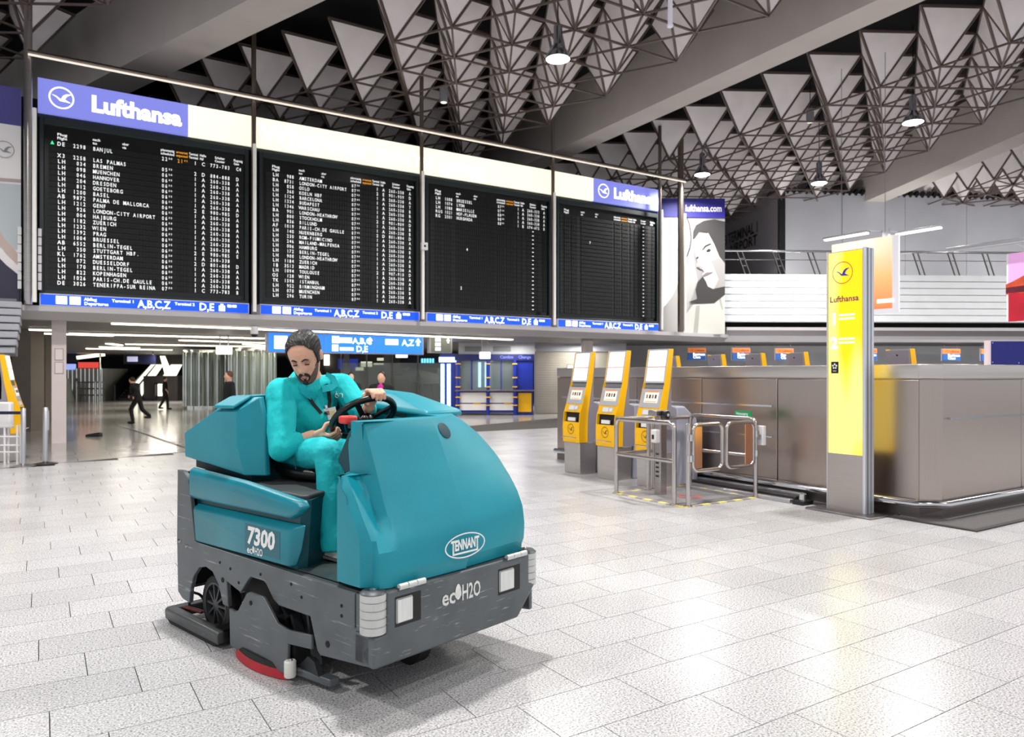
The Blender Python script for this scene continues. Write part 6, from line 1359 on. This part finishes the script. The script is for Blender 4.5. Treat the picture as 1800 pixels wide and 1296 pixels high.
# ------------------------------------------------------------------ people further off
def bystander(px, D, hgt, face, pose, lbl, coat, legs, hair, extras=(), coat_len=.50, open_col=None):
    c = hit(px, CY, D=D); s_ = hgt / 1.78; o = thing('person', lbl, 'person', (c.x, c.y, 0), R(YAW) + R(face)); V = lambda p: Vector(p) * s_
    J = dict(hip=(.0, 0, .93), ch=(.0, 0, 1.30), nk=(.01, 0, 1.50), hd=(.02, 0, 1.63), shl=(0, .19, 1.43), shr=(0, -.19, 1.43), ell=(-.02, .25, 1.15), elr=(-.02, -.25, 1.15), hal=(.06, .25, .90), har=(.06, -.25, .90), hl=(0, .09, .90), hr=(0, -.09, .90), kl=(.02, .10, .50), kr=(.02, -.10, .50), al=(0, .10, .08), ar=(0, -.10, .08))
    J.update(pose); J = {k: V(v) for k, v in J.items()}; k_ = s_
    mb = MB(); mb.ell(J['hd'], (.098 * k_, .078 * k_, .118 * k_)); mb.ell(J['hd'] + V((.095, 0, -.015)), (.02 * k_, .012 * k_, .022 * k_)); mb.cap(J['nk'], J['hd'], .055 * k_, .055 * k_, 10)
    mb.ell(J['ch'], (.10 * k_, .16 * k_, .2 * k_)); mb.cap(J['hip'], J['ch'], .12 * k_, .12 * k_); mb.cap(J['shl'], J['shr'], .06 * k_, .06 * k_)
    for a in 'lr':
        mb.cap(J['sh' + a], J['el' + a], .05 * k_, .042 * k_, 8); mb.cap(J['el' + a], J['ha' + a], .04 * k_, .03 * k_, 8); mb.ell(J['ha' + a] + V((.01, 0, -.05)), (.03 * k_, .022 * k_, .06 * k_)); mb.cap(J['h' + a], J['k' + a], .085 * k_, .06 * k_, 10); mb.cap(J['k' + a], J['a' + a], .058 * k_, .04 * k_, 10); mb.cap(J['a' + a], J['a' + a] + V((.14, 0, -.04)), .04 * k_, .03 * k_, 8)
    remesh(mb, 'body', skin, o, .016, 2)
    m = MB(); m.ell(J['hd'] + V((-.022, 0, .035)), (.098 * k_, .086 * k_, .10 * k_)); m.build('hair', hair, o, smooth=70)
    mb = MB(); mb.ell(J['ch'] + V((0, 0, -.02)), (.135 * k_, .2 * k_, .24 * k_)); mb.cap(J['shl'], J['shr'], .075 * k_, .075 * k_); mb.cap(J['hip'], J['ch'], .15 * k_, .14 * k_)
    if coat_len < .5: mb.loft([[J['hip'] + V((.17 * math.cos(t), .21 * math.sin(t), .08)) for t in [2 * math.pi * q / 16 for q in range(16)]], [J['hip'] + V((-.05 + .26 * math.cos(t), .24 * math.sin(t), coat_len - .93)) for t in [2 * math.pi * q / 16 for q in range(16)]]])
    for a in 'lr': mb.cap(J['sh' + a], J['el' + a], .072 * k_, .062 * k_, 8); mb.cap(J['el' + a], J['el' + a].lerp(J['ha' + a], .85 if 'short' not in extras else .05), .06 * k_, .05 * k_, 8)
    remesh(mb, 'jacket', coat, o, .018, 4)
    mb = MB(); mb.ell(J['hip'], (.13 * k_, .17 * k_, .13 * k_))
    for a in 'lr': mb.cap(J['h' + a], J['k' + a], .10 * k_, .078 * k_, 10); mb.cap(J['k' + a], J['a' + a] + V((0, 0, .03)), .076 * k_, .065 * k_, 10)
    remesh(mb, 'trousers', legs, o, .018, 3)
    for a in 'lr': MB().ell(J['a' + a] + V((.06, 0, -.035)), (.15 * k_, .055 * k_, .05 * k_)).build('shoe', black, o, smooth=60)
    if open_col: m = MB(); m.ell(J['ch'] + V((.10, 0, .06)), (.055 * k_, .075 * k_, .15 * k_)); m.build('shirt', open_col, o, smooth=60); [MB().bar(J['nk'] + V((.05, q * .05, .02)), J['ch'] + V((.17, q * .07, .02)), .05 * k_, .02 * k_).build('lapel', coat, o) for q in (-1, 1)]
    return o
blackc = M('black_cloth', (17, 16, 19), .8, bump=(20, .4)); dkc = M('charcoal_cloth', (24, 24, 28), .8); brownh = M('brown_hair', (48, 32, 24), .6); grizz = M('ginger_hair', (96, 60, 46), .6)
bystander(242, 24.7, 1.62, 178, dict(ch=(.10, 0, 1.28), nk=(.17, 0, 1.47), hd=(.22, 0, 1.58), shl=(.12, .19, 1.42), shr=(.12, -.19, 1.42), ell=(-.12, .26, 1.22), hal=(.0, .28, 1.0), elr=(.22, -.25, 1.18), har=(.42, -.18, 1.02), kl=(.20, .1, .52), al=(.12, .1, .08), kr=(-.12, -.1, .50), ar=(-.38, -.1, .26)), 'person in long black coat hurrying past the escalators, carrying a dark bag', blackc, blackc, brownh, coat_len=.52)
bystander(290, 34.6, 1.54, 10, dict(kl=(.10, .1, .5), al=(.12, .1, .08), kr=(-.05, -.1, .5), ar=(-.24, -.1, .12), elr=(.06, -.24, 1.15), har=(.2, -.22, .96)), 'person in black short-sleeved top and trousers walking before the wavy glass drum', blackc, dkc, brownh, extras=('short',))
bystander(403, 18.0, 1.75, -140, {}, 'man standing in black jacket, ginger hair, by the wavy glass drums', blackc, dkc, grizz)
bystander(671, 14.4, 1.73, -95, {}, 'man in open black jacket over a magenta shirt behind the steering wheel', blackc, dkc, brownh, open_col=M('magenta_shirt', (206, 16, 150), .7))
bystander(616, 17.5, 1.72, -60, {}, 'dark-haired person mostly hidden behind the cleaner and his raised arm', dkc, dkc, hairm)
